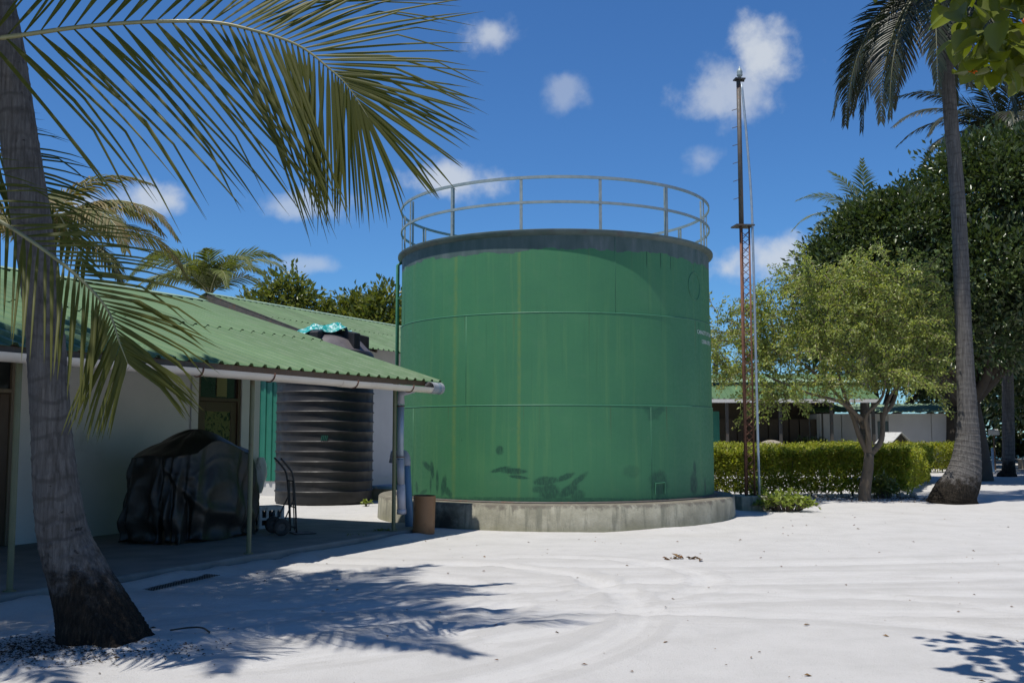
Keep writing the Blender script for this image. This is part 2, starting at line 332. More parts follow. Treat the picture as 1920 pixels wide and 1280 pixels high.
# ------------------------------------------------------------------ the ground
def axis_lines(lo, hi, step, far, grow=1.35):
    a = list(np.arange(lo, hi + 1e-6, step)); s = step
    while a[-1] < far[1]: s *= grow; a.append(min(a[-1] + s, far[1]))
    s = step; b = []
    x = lo
    while x > far[0]: s *= grow; x = max(x - s, far[0]); b.append(x)
    return np.array(b[::-1] + a)
def vnoise(x, y, seed, f):                            # cheap value noise
    r = np.random.default_rng(seed).random((64, 64)); xs, ys = x * f, y * f
    i, j = np.floor(xs).astype(int), np.floor(ys).astype(int); u, v = xs - i, ys - j
    u = u * u * (3 - 2 * u); v = v * v * (3 - 2 * v)
    g = lambda a, b: r[a % 64, b % 64]
    return (g(i, j) * (1 - u) + g(i + 1, j) * u) * (1 - v) + (g(i, j + 1) * (1 - u) + g(i + 1, j + 1) * u) * v - .5
RUTS = ((-2.6, 9.6, 2.55, .16, .012, -80, 75), (-2.6, 9.6, 3.75, .16, .012, -80, 60), (-1.5, 10.2, 2.6, .14, .010, -60, 80),
                                          (1.6, 30, 17.6, .22, .02, 200, 340), (1.6, 30, 19.0, .22, .02, 200, 340), (3, 40, 30.8, .25, .02, 200, 340), (1, 4, 5.2, .16, .016, 20, 150), (1, 4, 6.5, .16, .016, 20, 150), (-.6, 11.0, 1.5, .14, .02, 250, 120), (.2, 11.4, 1.9, .14, .018, 250, 100), (4.5, 2, 8.2, .18, .014, 40, 140), (4.5, 2, 9.6, .18, .014, 40, 140))
def ruts(X, Y):                                       # height and packing of the wheel ruts
    Z = np.zeros_like(X); T = np.zeros_like(X)
    for (cx, cy, r0, w, amp, a0, a1) in RUTS:
        d = np.hypot(X - cx, Y - cy) - r0; ang = np.degrees(np.arctan2(Y - cy, X - cx)) % 360
        lo, hi = a0 % 360, a1 % 360
        inside = ((ang >= lo) & (ang <= hi)) if lo < hi else ((ang >= lo) | (ang <= hi))
        t = d / w; prof = np.exp(-t * t) - .8 * np.exp(-((np.abs(t) - 1.6) ** 2) * 4) + .45 * np.sin(d * 40) * np.exp(-(t / 2.2) ** 2)
        k = (.6 + .8 * (vnoise(X, Y, 9, .8) + .5)); Z = Z - inside * .8 * amp * prof * k; T = T + inside * prof * k
    return Z, T
def ground_height(X, Y):
    Z = .03 * vnoise(X, Y, 1, .35) + .006 * vnoise(X, Y, 2, 1.6) + .004 * vnoise(X, Y, 3, 5.5) + .005 * vnoise(X, Y, 4, 15)
    near = np.clip((40 - Y) / 12, 0, 1); Z = Z * near
    # wheel ruts curving across the yard
    Z = Z + ruts(X, Y)[0]
    # sand washed up round the plinth and the trunk
    Z = Z + .05 * np.exp(-((np.hypot(X - .84, Y - 19.9) - 3.5) / .3) ** 2) * (X > 1.5) * np.clip((X - 1.5), 0, 1)
    Z = Z + .05 * np.exp(-((np.hypot(X + 3.15, Y - 7.95)) / .7) ** 2)
    Z = np.where(Y > 62, Z - (np.clip(Y, 62, 80) - 62) * .14, Z)
    # pressed flat below the pavement and plinth
    Hx = (X + 4.76) * .4472 + (Y - 9.79) * .8944; Hy = -(X + 4.76) * .8944 + (Y - 9.79) * .4472
    Z = Z + .065 * np.exp(-((Hy + .28) / .22) ** 2) * ((Hx > -6) & (Hx < 7.2)) * (.75 + vnoise(X, Y, 6, 1.3))
    slab = (Hx > -5) & (Hx < 7.9) & (Hy > -.10) & (Hy < 11)
    Z = np.where(slab, np.minimum(Z, -.02), Z)
    Z = np.where(np.hypot(X - .84, Y - 19.9) < 3.3, np.minimum(Z, -.02), Z)
    return Z
def build_ground():
    xs = axis_lines(-7, 9, .055, (-3000, 3000)); ys = axis_lines(4.5, 22, .06, (-400, 4000))
    X, Y = np.meshgrid(xs, ys); Z = ground_height(X, Y); n, m = X.shape
    V = np.stack([X, Y, Z], -1).reshape(-1, 3); idx = np.arange(n * m).reshape(n, m)
    F = np.stack([idx[:-1, :-1], idx[:-1, 1:], idx[1:, 1:], idx[1:, :-1]], -1).reshape(-1, 4)
    o = link('ground', fast_mesh('ground', V, F), M['sand'], smooth=True)
    at = o.data.attributes.new('packed', 'FLOAT', 'POINT'); at.data.foreach_set('value', np.clip(ruts(X, Y)[1], -1, 1).ravel().astype(np.float32))
    tag(o, 'white coral sand yard with curved wheel ruts', 'ground', kind='structure')
    s = MB(); s.v = [(-3000, 66, -.55), (3000, 66, -.55), (3000, 4000, -.55), (-3000, 4000, -.55)]; s.f = [(0, 1, 2, 3)]
    tag(s.build('sea', M['sea']), 'blue lagoon water beyond the dark trees', 'sea', kind='structure')
build_ground()
def gz(x, y): return float(ground_height(np.array([[x]], float), np.array([[y]], float))[0, 0])

# ------------------------------------------------------------------ the veranda house
HA = math.atan2(5.9, 2.95); HO = (-4.76, 9.79)
def h2w(x, y, z=0): return Vector((HO[0] + x * math.cos(HA) - y * math.sin(HA), HO[1] + x * math.sin(HA) + y * math.cos(HA), z))
def corrugated(name, w, length, mat, pitch=.25, rib=.036, seed=0):
    """sheet in its own plane: x across the ribs, y up the slope, z out; ribs are trapezoids"""
    prof = []; n = int(round(w / pitch))
    for k in range(n):
        o = k * pitch
        prof += [(o, 0), (o + pitch * .36, 0), (o + pitch * .36 + .002, .004), (o + pitch * .47, rib), (o + pitch * .63, rib), (o + pitch * .74, .004), (o + pitch * .74 + .002, 0)]
    prof.append((n * pitch + .03, 0)); m = len(prof); s = MB()
    for y in (0, length * .33, length * .66, length):
        for x, z in prof: s.v.append((x, y, z))
    for j in range(3):
        for i in range(m - 1): s.f.append((j * m + i, j * m + i + 1, (j + 1) * m + i + 1, (j + 1) * m + i))
    b = len(s.v); t = .004
    for y in (0, length * .33, length * .66, length):
        for x, z in prof: s.v.append((x, y, z - t))
    for j in range(3):
        for i in range(m - 1): s.f.append((b + j * m + i, b + (j + 1) * m + i, b + (j + 1) * m + i + 1, b + j * m + i + 1))
    for i in range(m - 1): s.f.append((i, b + i, b + i + 1, i + 1)); s.f.append((3 * m + i, 3 * m + i + 1, b + 3 * m + i + 1, b + 3 * m + i))
    me = s.mesh(name); me.materials.append(mat); return me
def gable_roof(root, x0, x1, ye, ze, yr, zr, lap, mat, cap_mat, y_back):
    sl = math.atan2(zr - ze, yr - ye); L = math.hypot(zr - ze, yr - ye); w = 1.0; n = int(math.ceil((x1 - x0) / w)); w = (x1 - x0) / n
    roof = empty('roof', (0, 0, 0)); roof.parent = root
    lo = corrugated('roof_sheet', w, L * lap + .14, mat, w / 4); up = corrugated('roof_sheet', w, L * (1 - lap), mat, w / 4)
    bk = corrugated('roof_sheet', w, math.hypot(y_back - yr, zr - ze), mat, w / 4)
    c, s_ = math.cos(sl), math.sin(sl)
    for i in range(n):
        j = random.uniform(-.004, .004)
        inst('roof_sheet', lo, roof, (x0 + i * w, ye + random.uniform(-.012, .012), ze + .0015 * (i % 2)), (sl, 0, 0))
        d = L * lap
        inst('roof_sheet', up, roof, (x0 + i * w, ye + d * c - s_ * .016, ze + d * s_ + c * .016 + .0015 * (i % 2) + j * .5), (sl - .0025, 0, 0))
        inst('roof_sheet', bk, roof, (x0 + (i + 1) * w, y_back, ze + .0015 * (i % 2)), (math.atan2(zr - ze, y_back - yr), 0, math.pi))
    m = MB(); hw = .2
    for side in (-1, 1):
        a = sl if side < 0 else math.atan2(zr - ze, y_back - yr)
        m.bar((x0, yr + side * hw * .5 * math.cos(a), zr + .055 - hw * .5 * math.sin(a)), (x1, yr + side * hw * .5 * math.cos(a), zr + .055 - hw * .5 * math.sin(a)), .006, hw)
        q = len(m.v) - 8
        cen = Vector(((x0 + x1) / 2, yr + side * hw * .5 * math.cos(a), zr + .055 - hw * .5 * math.sin(a))); rot = Matrix.Rotation(-side * a, 3, 'X')
        del m.v[q:]; del m.f[-6:]
        m.box(cen, (x1 - x0 + .02, hw, .006), rot=rot)
    m.build('ridge_cap', cap_mat, roof)
    return roof
def veranda_house():
    root = empty('veranda_house', (HO[0], HO[1], 0), HA, 'long low white house with a ribbed green roof and shaded veranda', 'house')
    X0, X1 = -4.4, 7.6; YE, ZE, YR, ZR = -.27, 2.40, 4.98, 4.03; YW = 3.45; YB = YR + (YR - YW) + 3.0
    gable_roof(root, X0, X1, YE, ZE, YR, ZR, .45, M['roof_green'], M['roof_cap'], YB + 1.2 if False else 2 * YR - YE)
    k = (ZR - ZE) / (YR - YE); top = lambda y: ZE + k * (y - YE) - .06
    # front wall with its door openings
    w = MB(); t = .16; zt = top(YW) - .02; doors = ((1.46, 2.64), (6.02, 7.06)); DH = 2.78; zf = .10
    xs = [X0 + .1]
    for a, b in doors: xs += [a, b]
    xs.append(7.53)
    for i in range(0, len(xs), 2): w.span((xs[i], YW, zf - .1), (xs[i + 1], YW + t, zt))
    for a, b in doors: w.span((a, YW + .001, DH), (b, YW + t - .001, zt - .001))
    w.build('wall', M['wall_white'], root)
    yb = 2 * YR - YW
    w = MB(); w.span((X0 + .1, yb - t, 0), (7.53, yb, zt)); w.build('wall', M['wall_white'], root)
    for xa in (X0 + .1, 7.53 - t):                    # gable walls
        g = MB(); g.v = [(xa, YW + t + .002, 0), (xa, yb - t - .002, 0), (xa, yb - t - .002, zt), (xa, YR, top(YR)), (xa, YW + t + .002, zt)]
        g.v += [(x + t, y, z) for x, y, z in g.v]
        g.f = [(0, 4, 3, 2, 1), (5, 6, 7, 8, 9)] + [(i, (i + 1) % 5, 5 + (i + 1) % 5, 5 + i) for i in range(5)]
        g.build('wall', M['wall_white'], root)
    # skirting step at the foot of the wall
    # doors
    for di, (a, b) in enumerate(doors):
        fr = MB(); fw = .07; y0, y1 = YW + .02, YW + .12
        fr.span((a, y0, zf), (a + fw, y1, DH)).span((b - fw, y0, zf), (b, y1, DH)).span((a + fw, y0, DH - fw), (b - fw, y1, DH)).span((a + fw, y0, 2.12), (b - fw, y1, 2.12 + .06))
        d = fr.build('door', M['wood_frame'] if di == 0 else M['wood_dark'], root); bevel(d)
        lf = MB(); yl0, yl1 = YW + .05, YW + .09; la, lb = a + fw + .004, b - fw - .004; st = .14
        lf.span((la, yl0, zf + .01), (la + st, yl1, 2.115)).span((lb - st, yl0, zf + .01), (lb, yl1, 2.115)).span((la + st, yl0, zf + .01), (lb - st, yl1, .36)).span((la + st, yl0, 1.95), (lb - st, yl1, 2.115)).span((la + st, yl0, .95), (lb - st, yl1, 1.06))
        bevel(lf.build('door_leaf', M['wood_dark'], d))
        MB().span((la + st, yl0 + .012, 1.06), (lb - st, yl0 + .02, 1.95)).build('pane', M['door_glass'], d)
        MB().span((la + st, yl0 + .012, .36), (lb - st, yl0 + .026, .95)).build('door_panel', M['wood_dark'], d)
        MB().span((a + fw, yl0 + .02, 2.18), (b - fw, yl0 + .028, DH - fw)).build('transom_pane', M['glass_dark'], d)
        if di == 1: MB().span((a + .48, yl0 + .004, 2.2), (a + .72, yl0 + .014, 2.52)).build('card', M['yellow_card'], d)
        hd = MB(); hd.tube([(la + .07, yl0 - .05, 1.12), (la + .07, yl0 - .05, 1.26)], .011, 8); hd.tube([(la + .07, yl0, 1.13), (la + .07, yl0 - .05, 1.13)], .008, 6); hd.build('handle', M['dark_steel'], d)
    # wall conduit
    MB().tube([(5.84, YW - .015, .9), (5.84, YW - .015, top(YW) - .1)], .012, 8).build('conduit', M['pvc_grey'], root, True)
    # pilaster at the end of the wall and posts, beam, rafters
    for x in (-3.34, 0, 3.34, 6.6):
        p = MB(); p.tube([(x, 0, .10), (x, 0, 2.36)], .03, 12); p.tube([(x, 0, .10), (x, 0, .112)], .06, 12); auto(p.build('post', M['post_paint'], root))
    MB().span((X0 + .1, -.045, 2.36), (X1 - .18, .045, 2.43)).build('beam', M['wood_dark'], root)
    MB().span((X0 + .05, YE + .035, ZE - .075), (X1 - .3, YE + .06, ZE - .004)).build('fascia', M['wood_dark'], root)
    for i in range(9):
        x = X0 + .5 + i * 1.36; a = (x, YE + .1, ZE - .05 + k * .1 + .02); b = (x, YR - .05, ZR - .11)
        MB().bar(a, b, .05, .05).build('rafter', M['wood_dark'], root)
    # gutter: half round white channel hung on iron brackets
    g = MB(); gx0, gx1 = X0 + .05, 7.26; gy, gzc, gr = YE - .045, 2.325, .085; n = 12
    def gutter_piece(a, b, r, nm, mat, par, full=False, slope=-.004):
        q = MB(); arc = [math.pi + math.pi * i / n for i in range(n + 1)] if not full else [2 * math.pi * i / 20 for i in range(21)]
        za, zb = gzc + slope * (a - 0), gzc + slope * (b - 0)
        for rr in (r, r - .005):
            for x, z in ((a, za), (b, zb)):
                for t_ in arc: q.v.append((x, gy + rr * math.cos(t_), z + rr * math.sin(t_)))
        m = len(arc)
        for i in range(m - 1):
            q.f.append((i, i + 1, m + i + 1, m + i)); q.f.append((2 * m + i, 3 * m + i, 3 * m + i + 1, 2 * m + i + 1))
            q.f.append((i, 2 * m + i, 2 * m + i + 1, i + 1)); q.f.append((m + i, m + i + 1, 3 * m + i + 1, 3 * m + i))
        q.f.append((0, m, 3 * m, 2 * m)); q.f.append((m - 1, 3 * m - 1, 4 * m - 1, 2 * m - 1))
        return auto(q.build(nm, mat, par), 40)
    G = gutter_piece(gx0, gx1, gr, 'gutter', M['gutter'], root)
    gutter_piece(4.72, 5.02, gr + .006, 'coupling', M['gutter'], G)
    gutter_piece(1.0, 1.3, gr + .006, 'coupling', M['gutter'], G)
    gutter_piece(7.10, 7.26, gr + .008, 'end_socket', M['pvc_grey'], G, True)
    gutter_piece(7.255, 7.36, gr + .001, 'pipe_stub', M['galv_blue'], G, True)
    gutter_piece(7.355, 7.43, gr + .009, 'end_cap', M['pvc_grey'], G, True)
    c = MB(); c.tube([(7.425, gy, gzc - .03), (7.435, gy, gzc - .03)], gr + .004, 20); c.build('cap_disc', M['pvc_grey'], G)
    for bx in (-2.2, -.6, .9, 2.05, 3.28, 5.05, 6.5):
        q = MB(); z0 = gzc - .004 * bx
        q.tube([(bx, gy + (gr + .009) * math.cos(t_), z0 + (gr + .009) * math.sin(t_)) for t_ in np.linspace(math.pi * .95, math.pi * 2.05, 12)] + [(bx, YE + .05, ZE - .02)], .008, 6)
        q.build('gutter_bracket', M['rust'], root, True)
    # downpipe in three lengths with rusty clips beside the end post
    dx = 6.68; dp = MB(); dy = -.06
    dp.tube([(dx, dy, 2.02), (dx, dy, 1.16)], .052, 16); D = dp.build('downpipe', M['galv_blue'], root, True)
    q = MB(); q.tube([(dx, gy + .03, 2.26), (dx, dy, 2.20), (dx, dy, 2.03)], [.06, .062, .06], 16); q.build('pipe_outlet', M['pvc_grey'], D, True)
    q = MB(); q.tube([(dx, dy, 1.19), (dx + .02, dy, .76)], .06, 16); q.build('pipe_length', M['pvc_grey'], D, True)
    q = MB(); q.tube([(dx + .02, dy, .80), (dx + .05, dy, .36)], [.066, .066], 16); q.tube([(dx + .046, dy, .42), (dx + .05, dy, .35)], [.074, .074], 16); q.build('pipe_length', M['pvc_white'], D, True)
    for z in (2.0, 1.22):
        q = MB(); q.tube([(dx + .058 * math.cos(t_), dy + .058 * math.sin(t_), z) for t_ in np.linspace(0, 2 * math.pi, 17)[:-1]], .007, 6, closed=True); q.bar((dx, 0, z), (dx - .11, .0, z), .014); q.build('pipe_clip', M['rust'], D)
    # pavement of the veranda
    p = MB(); pv = [(-6, -.12), (7.35, -.12), (7.85, .5), (7.85, 11), (-6, 11)]
    p.v = [(x, y, -.12) for x, y in pv] + [(x, y, .10) for x, y in pv]; p.f = [(4, 3, 2, 1, 0), (5, 6, 7, 8, 9)] + [(i, (i + 1) % 5, 5 + (i + 1) % 5, 5 + i) for i in range(5)]
    o = p.build('pavement', M['concrete_floor']); o.location = root.location; o.rotation_euler = root.rotation_euler
    bevel(o, .03, 3); tag(o, 'dusty raised concrete floor under the veranda', 'pavement', kind='structure')
veranda_house()

# ------------------------------------------------------------------ second house behind the black cistern
def rear_house():
    root = empty('rear_house', (-4.7, 25.0, 0), HA, 'second green roofed house behind the black cistern, with a teal sheet gable', 'house')
    X0, X1 = -.62, 13.4; YE, YR = -.9, 3.22; ZR, ZE = 5.12, 3.68
    gable_roof(root, X0, X1, YE, ZE, YR, ZR, .5, M['roof_green'], M['roof_cap'], 2 * YR - YE)
    k = (ZR - ZE) / (YR - YE); yb = 2 * YR
    w = MB(); w.span((0, 0, -.1), (13, .18, ZE + k * .9 - .08)); W = w.build('wall', M['wall_far'], root)
    MB().span((0, -.03, -.1), (13, -.001, .42)).build('skirting', M['wall_white'], root)
    w = MB(); w.span((0, yb - .18, -.1), (13, yb, ZE + k * .9 - .08)); w.build('wall', M['wall_far'], root)
    n = 16; wd = yb / n                                    # ribbed teal gable sheets
    for i in range(4):
        s = MB(); prof = []
        for j in range(8):
            y = (i * 8 + j) * yb / 32; prof += [(y, 0), (y + .07, 0), (y + .09, -.03), (y + .16, -.03), (y + .18, 0)]
        prof.append(((i + 1) * 8 * yb / 32, 0))
        tz = lambda y: ZE + k * ((y if y < YR else 2 * YR - y) - YE) - .07
        for y, x in prof: s.v += [(x, y, .38), (x, y, tz(y)), (x + .004, y, .38), (x + .004, y, tz(y))]
        for j in range(len(prof) - 1): s.f += [(4 * j, 4 * j + 4, 4 * j + 5, 4 * j + 1), (4 * j + 2, 4 * j + 3, 4 * j + 7, 4 * j + 6)]
        s.build('wall_sheet', M['sheet_teal'], root)
    MB().span((.02, .2, -.1), (.14, yb - .2, .44)).build('sill_wall', M['wall_white'], root)
    for sgn in (0, 1):                                    # barge boards
        a = (X0 + .02, YE + .05, ZE - .07) if not sgn else (X0 + .02, 2 * YR - YE - .05, ZE - .07)
        MB().bar(a, (X0 + .02, YR, ZR - .07), .03, .2).build('barge_board', M['dark_steel'], root)
    for i in range(9): MB().bar((X0 + .3 + i * 1.55, YE + .1, ZE - .03), (X0 + .3 + i * 1.55, YR, ZR - .09), .05, .08).build('rafter', M['wood_dark'], root)
    for y in (0.2, 1.6): MB().bar((X0 + .05, y, ZE + k * (y - YE) - .06), (.1, y, ZE + k * (y - YE) - .06), .06).build('purlin', M['wood_dark'], root)
rear_house()

# ------------------------------------------------------------------ the green tank
TC = (.84, 19.9); TA = math.atan2(-TC[1], -TC[0])          # direction from the tank to the yard's view side
def tank_paint():
    b = NB('green_tank_paint'); uv = b.new('ShaderNodeUVMap'); uv.uv_map = 'UVMap'; sp = b.new('ShaderNodeSeparateXYZ'); b.L.new(uv.outputs[0], sp.inputs[0])
    u, v = sp.outputs[0], sp.outputs[1]
    ob = uv.outputs[0]
    n_big = b.noise(ob, .8, 5); n_mid = b.noise(ob, 4, 6, .6); n_fine = b.noise(ob, 14, 5, .6)
    def sc(vec, s):
        m = b.new('ShaderNodeMapping'); m.inputs['Scale'].default_value = s; b.L.new(vec, m.inputs[0]); return m.outputs[0]
    streak = b.noise(sc(ob, (6, .25, 1)), 1, 6, .6); streak2 = b.noise(sc(ob, (18, .5, 1)), 1, 5, .6)
    c = b.ramp(n_big, [(.32, (.044, .163, .077)), (.55, (.051, .181, .081)), (.75, (.066, .195, .091))])
    c = b.mix(b.range(n_mid, .5, .72, 0, .5), c, (.05, .165, .084))
    c = b.mix(b.range(streak, .5, .7, 0, .6), c, (.085, .212, .085))
    c = b.mix(b.range(streak2, .54, .74, 0, .5), c, (.038, .138, .062))
    for u0, w in ((-1.83, .07), (-.60, .05)):               # pale runs down the shell
        d = b.math('ABSOLUTE', b.math('SUBTRACT', b.math('ADD', u, b.math('MULTIPLY', b.math('SUBTRACT', n_mid, .5), .05)), u0))
        c = b.mix(b.math('MULTIPLY', b.range(d, w, 0, 0, .55), b.range(n_fine, .3, .6, .4, 1)), c, (.135, .215, .062))
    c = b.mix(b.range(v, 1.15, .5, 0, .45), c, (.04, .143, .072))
    dark = None
    def add(m):
        nonlocal dark
        dark = m if dark is None else b.math('MAXIMUM', dark, m)
    wob = b.math('ADD', b.math('MULTIPLY', b.math('SUBTRACT', n_fine, .5), .9), b.math('MULTIPLY', b.math('SUBTRACT', n_mid, .5), .7))
    brush = b.range(b.noise(sc(ob, (34, 9, 1)), 1, 5, .7), .3, .6, .45, 1)
    # brushed repair strokes: u, z, half width, half height, tilt
    for (u0, z0, a, h, ang, amt) in ((-2.50, 1.0, .16, .055, -25, .9), (-2.36, .93, .05, .15, 8, .95), (-2.40, .70, .025, .14, 0, .85), (-2.22, .74, .035, .20, 0, .9), (-2.06, .68, .06, .17, -12, .9), (-1.96, .58, .12, .06, -40, .8), (-2.85, .62, .04, .10, 10, .8),
                                     (-2.62, .55, .12, .035, 20, .7), (-.92, .98, .17, .035, 14, .95), (-.70, .96, .22, .05, -2, .95), (-.60, .86, .16, .028, -6, .9), (-.93, 1.30, .07, .07, -40, .8), (-.16, .80, .2, .07, 6, .85), (-.10, .62, .17, .13, 0, .85), (-.28, .66, .1, .06, 0, .7),
                                     (.16, .86, .16, .045, 22, .85), (.36, .80, .2, .05, 40, .8), (.22, .64, .17, .08, 25, .85), (.36, .56, .12, .1, 0, .7), (1.86, .74, .20, .20, 0, .75), (2.80, .70, .12, .2, 4, .95), (2.84, .95, .05, .16, 2, .9), (3.28, .62, .05, .16, 0, .8),
                                     (1.72, 1.92, .18, .07, -30, .5), (1.82, 1.92, .2, .07, 30, .5), (1.3, .95, .16, .1, 0, .3), (-.1, .5, 1.4, .03, 0, .6)):
        du, dv = b.math('SUBTRACT', u, u0), b.math('SUBTRACT', v, z0); ca, sa = math.cos(R(ang)), math.sin(R(ang))
        p = b.math('DIVIDE', b.math('ADD', b.math('MULTIPLY', du, ca), b.math('MULTIPLY', dv, sa)), a)
        q = b.math('DIVIDE', b.math('SUBTRACT', b.math('MULTIPLY', dv, ca), b.math('MULTIPLY', du, sa)), h)
        r = b.math('SQRT', b.math('ADD', b.math('MULTIPLY', p, p), b.math('MULTIPLY', q, q)))
        add(b.math('MULTIPLY', b.range(b.math('ADD', r, wob), 1.3, .72, 0, amt), brush))
    spots = b.range(b.noise(sc(ob, (5, 3, 1)), 1, 7, .6), .70, .735, 0, .5); add(b.math('MULTIPLY', spots, b.range(v, 2.4, 1.6)))
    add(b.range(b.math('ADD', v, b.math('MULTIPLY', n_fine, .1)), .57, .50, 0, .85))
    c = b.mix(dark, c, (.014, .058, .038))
    for zr in (2.05, 3.60, 4.9):                            # rusty runs below the joints
        run = b.math('MULTIPLY', b.range(b.noise(sc(ob, (9, .15, 1)), 1.0, 3, .6), .60, .70, 0, .5), b.math('MULTIPLY', b.range(v, zr - .75, zr - .02), b.range(v, zr + .01, zr - .01)))
        c = b.mix(run, c, (.075, .085, .035))
    c = b.mix(b.range(b.noise(ob, 2.2, 8, .7), .56, .74, 0, .4), c, (.085, .19, .098))
    # older grey-blue coat left along the top edge
    edge = b.math('ADD', b.math('MULTIPLY', b.math('SUBTRACT', b.noise(sc(ob, (1, .1, 1)), 1.1, 3), .5), .34), b.math('MULTIPLY', b.math('SUBTRACT', b.noise(sc(ob, (6, .6, 1)), 1, 5, .6), .5), .16))
    grey = b.range(b.math('ADD', v, edge), 4.655, 4.672)
    gcol = b.ramp(b.noise(sc(ob, (4, 1, 1)), 1, 6, .6), [(.3, (.045, .08, .072)), (.55, (.08, .115, .11)), (.75, (.14, .165, .17))])
    c = b.mix(grey, c, gcol)
    drip = b.math('MULTIPLY', b.range(b.noise(sc(ob, (16, .12, 1)), 1, 2, .5), .69, .71), b.range(v, 4.38, 4.5, 0, .8)); c = b.mix(b.math('MULTIPLY', b.math('MULTIPLY', drip, b.math('SUBTRACT', 1.0, grey)), b.range(u, 1.2, 1.4)), c, (.006, .03, .018))
    b.bump(b.math('ADD', n_mid, b.math('MULTIPLY', grey, .15)), .12, .02)
    b.p.inputs['Coat Weight'].default_value = 0
    return b.done(c, b.range(n_fine, .3, .7, .5, .66), 0, .3)
def arc_plate(name, r, z0, z1, phi0, phi1, mat, parent, thick=.008):
    """shell plate; phi in radians from the view side, positive to the right"""
    n = max(6, int((phi1 - phi0) / .035)); zs = np.linspace(z0, z1, 4); s = MB(); uvs = []
    def P(phi, rr, z): a = TA + phi; return (rr * math.cos(a), rr * math.sin(a), z)
    for rr in (r, r - thick):
        for z in zs:
            for k in range(n + 1):
                ph = phi0 + (phi1 - phi0) * k / n; s.v.append(P(ph, rr, z)); uvs.append((ph * 3.0, z))
    m = n + 1; q = 4 * m
    for i in range(3):
        for k in range(n):
            a = i * m + k; s.f.append((a, a + 1, a + m + 1, a + m)); s.f.append((q + a, q + a + m, q + a + m + 1, q + a + 1))
    for k in range(n): s.f.append((k, q + k, q + k + 1, k + 1)); s.f.append((3 * m + k, 3 * m + k + 1, q + 3 * m + k + 1, q + 3 * m + k))
    for i in range(3): s.f.append((i * m, i * m + m, q + i * m + m, q + i * m)); s.f.append((i * m + n, q + i * m + n, q + i * m + m + n, i * m + m + n))
    me = s.mesh(name); l = me.uv_layers.new(name='UVMap')
    for lp in me.loops: l.data[lp.index].uv = uvs[lp.vertex_index]
    return auto(link(name, me, mat, parent), 40)
def green_tank():
    paint = tank_paint(); M['tank_paint'] = paint
    plain = surf('tank_green_plain', (.040, .165, .09), (.05, .19, .10), 3, .5, (.02, .08, .04), 3, (.55, .75), .1); greyrim = surf('tank_rim_grey', (.05, .08, .075), (.09, .125, .12), 5, .5, (.06, .07, .07), 4, (.5, .7), .15)
    root = empty('water_tank', (TC[0], TC[1], 0), 0, 'huge round green steel water tank with a grey guardrail on top', 'water tank')
    zs = (.44, 2.05, 3.60, 4.97); rs = (3.03, 3.015, 3.0); seams = ((.28 * 2, ), (-.53, ), (.1, ))
    first = (.567, -.528, .35)
    for i in range(3):
        for k in range(4):
            p0 = first[i] + (k - 2) * math.pi / 2; arc_plate('shell_plate', rs[i], zs[i] - (.03 if i else 0), zs[i + 1], p0 + .0006, p0 + math.pi / 2 - .0006, paint, root)
            a = TA + p0; rr = rs[i] + .001
            MB().tube([(rr * math.cos(a), rr * math.sin(a), zs[i] + .01), (rr * math.cos(a), rr * math.sin(a), zs[i + 1] - .02)], .0035, 6).build('weld_seam', plain, root, True)
    for i in (1, 2):
        r = rs[i - 1]; q = MB(); q.lathe([(r - .02, zs[i] + .008), (r + .001, zs[i] + .008), (r + .006, zs[i] - .001), (r + .001, zs[i] - .008), (r - .02, zs[i] - .012)], 128); q.build('seam_ring', plain, root, True)
    q = MB(); q.lathe([(2.98, 4.90), (3.0, 4.91), (3.075, 4.955), (3.081, 4.965), (3.081, 5.0), (3.065, 5.008), (2.9, 5.01)], 160); auto(q.build('rim', greyrim, root), 40)
    q = MB(); q.lathe([(3.05, 5.004), (1.5, 5.10), (.02, 5.2)], 96); q.build('roof_plate', plain, root, True)
    q = MB(); q.lathe([(3.02, .43), (3.09, .43), (3.09, .452), (3.02, .462)], 128); q.build('foot_flange', M['dark_steel'], root, True)
    # guardrail: two hoops on flat posts
    rr = 3.02; circ = lambda z, r=rr: [(r * math.cos(t), r * math.sin(t), z) for t in np.linspace(0, 2 * math.pi, 121)[:-1]]
    hoops = []
    for z, h, nm in ((5.905, .05, 'top_rail'), (5.475, .045, 'middle_rail')):
        q = MB(); q.lathe([(rr - .012, z - h / 2), (rr + .012, z - h / 2), (rr + .012, z + h / 2), (rr - .012, z + h / 2), (rr - .012, z - h / 2)], 120); hoops.append(q.build(nm, M['galv'], root))
    for k in range(14):
        a = TA + R(-10.7 + k * 360 / 14); q = MB(); q.box((rr * math.cos(a), rr * math.sin(a), 5.44), (.014, .05, .9), a); q.box(((rr - .05) * math.cos(a), (rr - .05) * math.sin(a), 5.44), (.10, .010, .9 - .02) if False else (.034, .008, .88), a)
        q.build('rail_post', M['galv'], root)
    # overflow pipe up the left flank
    a = TA - R(84.5); r = 3.085
    q = MB(); q.tube([(r * math.cos(a), r * math.sin(a), .5), (r * math.cos(a), r * math.sin(a), 4.86), ((r - .12) * math.cos(a), (r - .12) * math.sin(a), 4.95)], .035, 12); V = q.build('overflow_pipe', plain, root, True)
    for z in (1.2, 2.7, 4.2): MB().box(((r - .05) * math.cos(a), (r - .05) * math.sin(a), z), (.1, .09, .03), a).build('pipe_clip', plain, V)
    # washout hatch low on the shell and round blanked manhole ring
    a = TA + R(35.4); r = 3.032
    fr = lambda phi, z, off=0: ((3.03 + off) * math.cos(TA + phi), (3.03 + off) * math.sin(TA + phi), z)
    q = MB(); q.tube([fr(.59, .56, .012), fr(.59, .74, .012), fr(.66, .75, .012), fr(.66, .56, .012)], .008, 6); q.build('hatch_frame', M['tank_paint'] if False else plain, root)
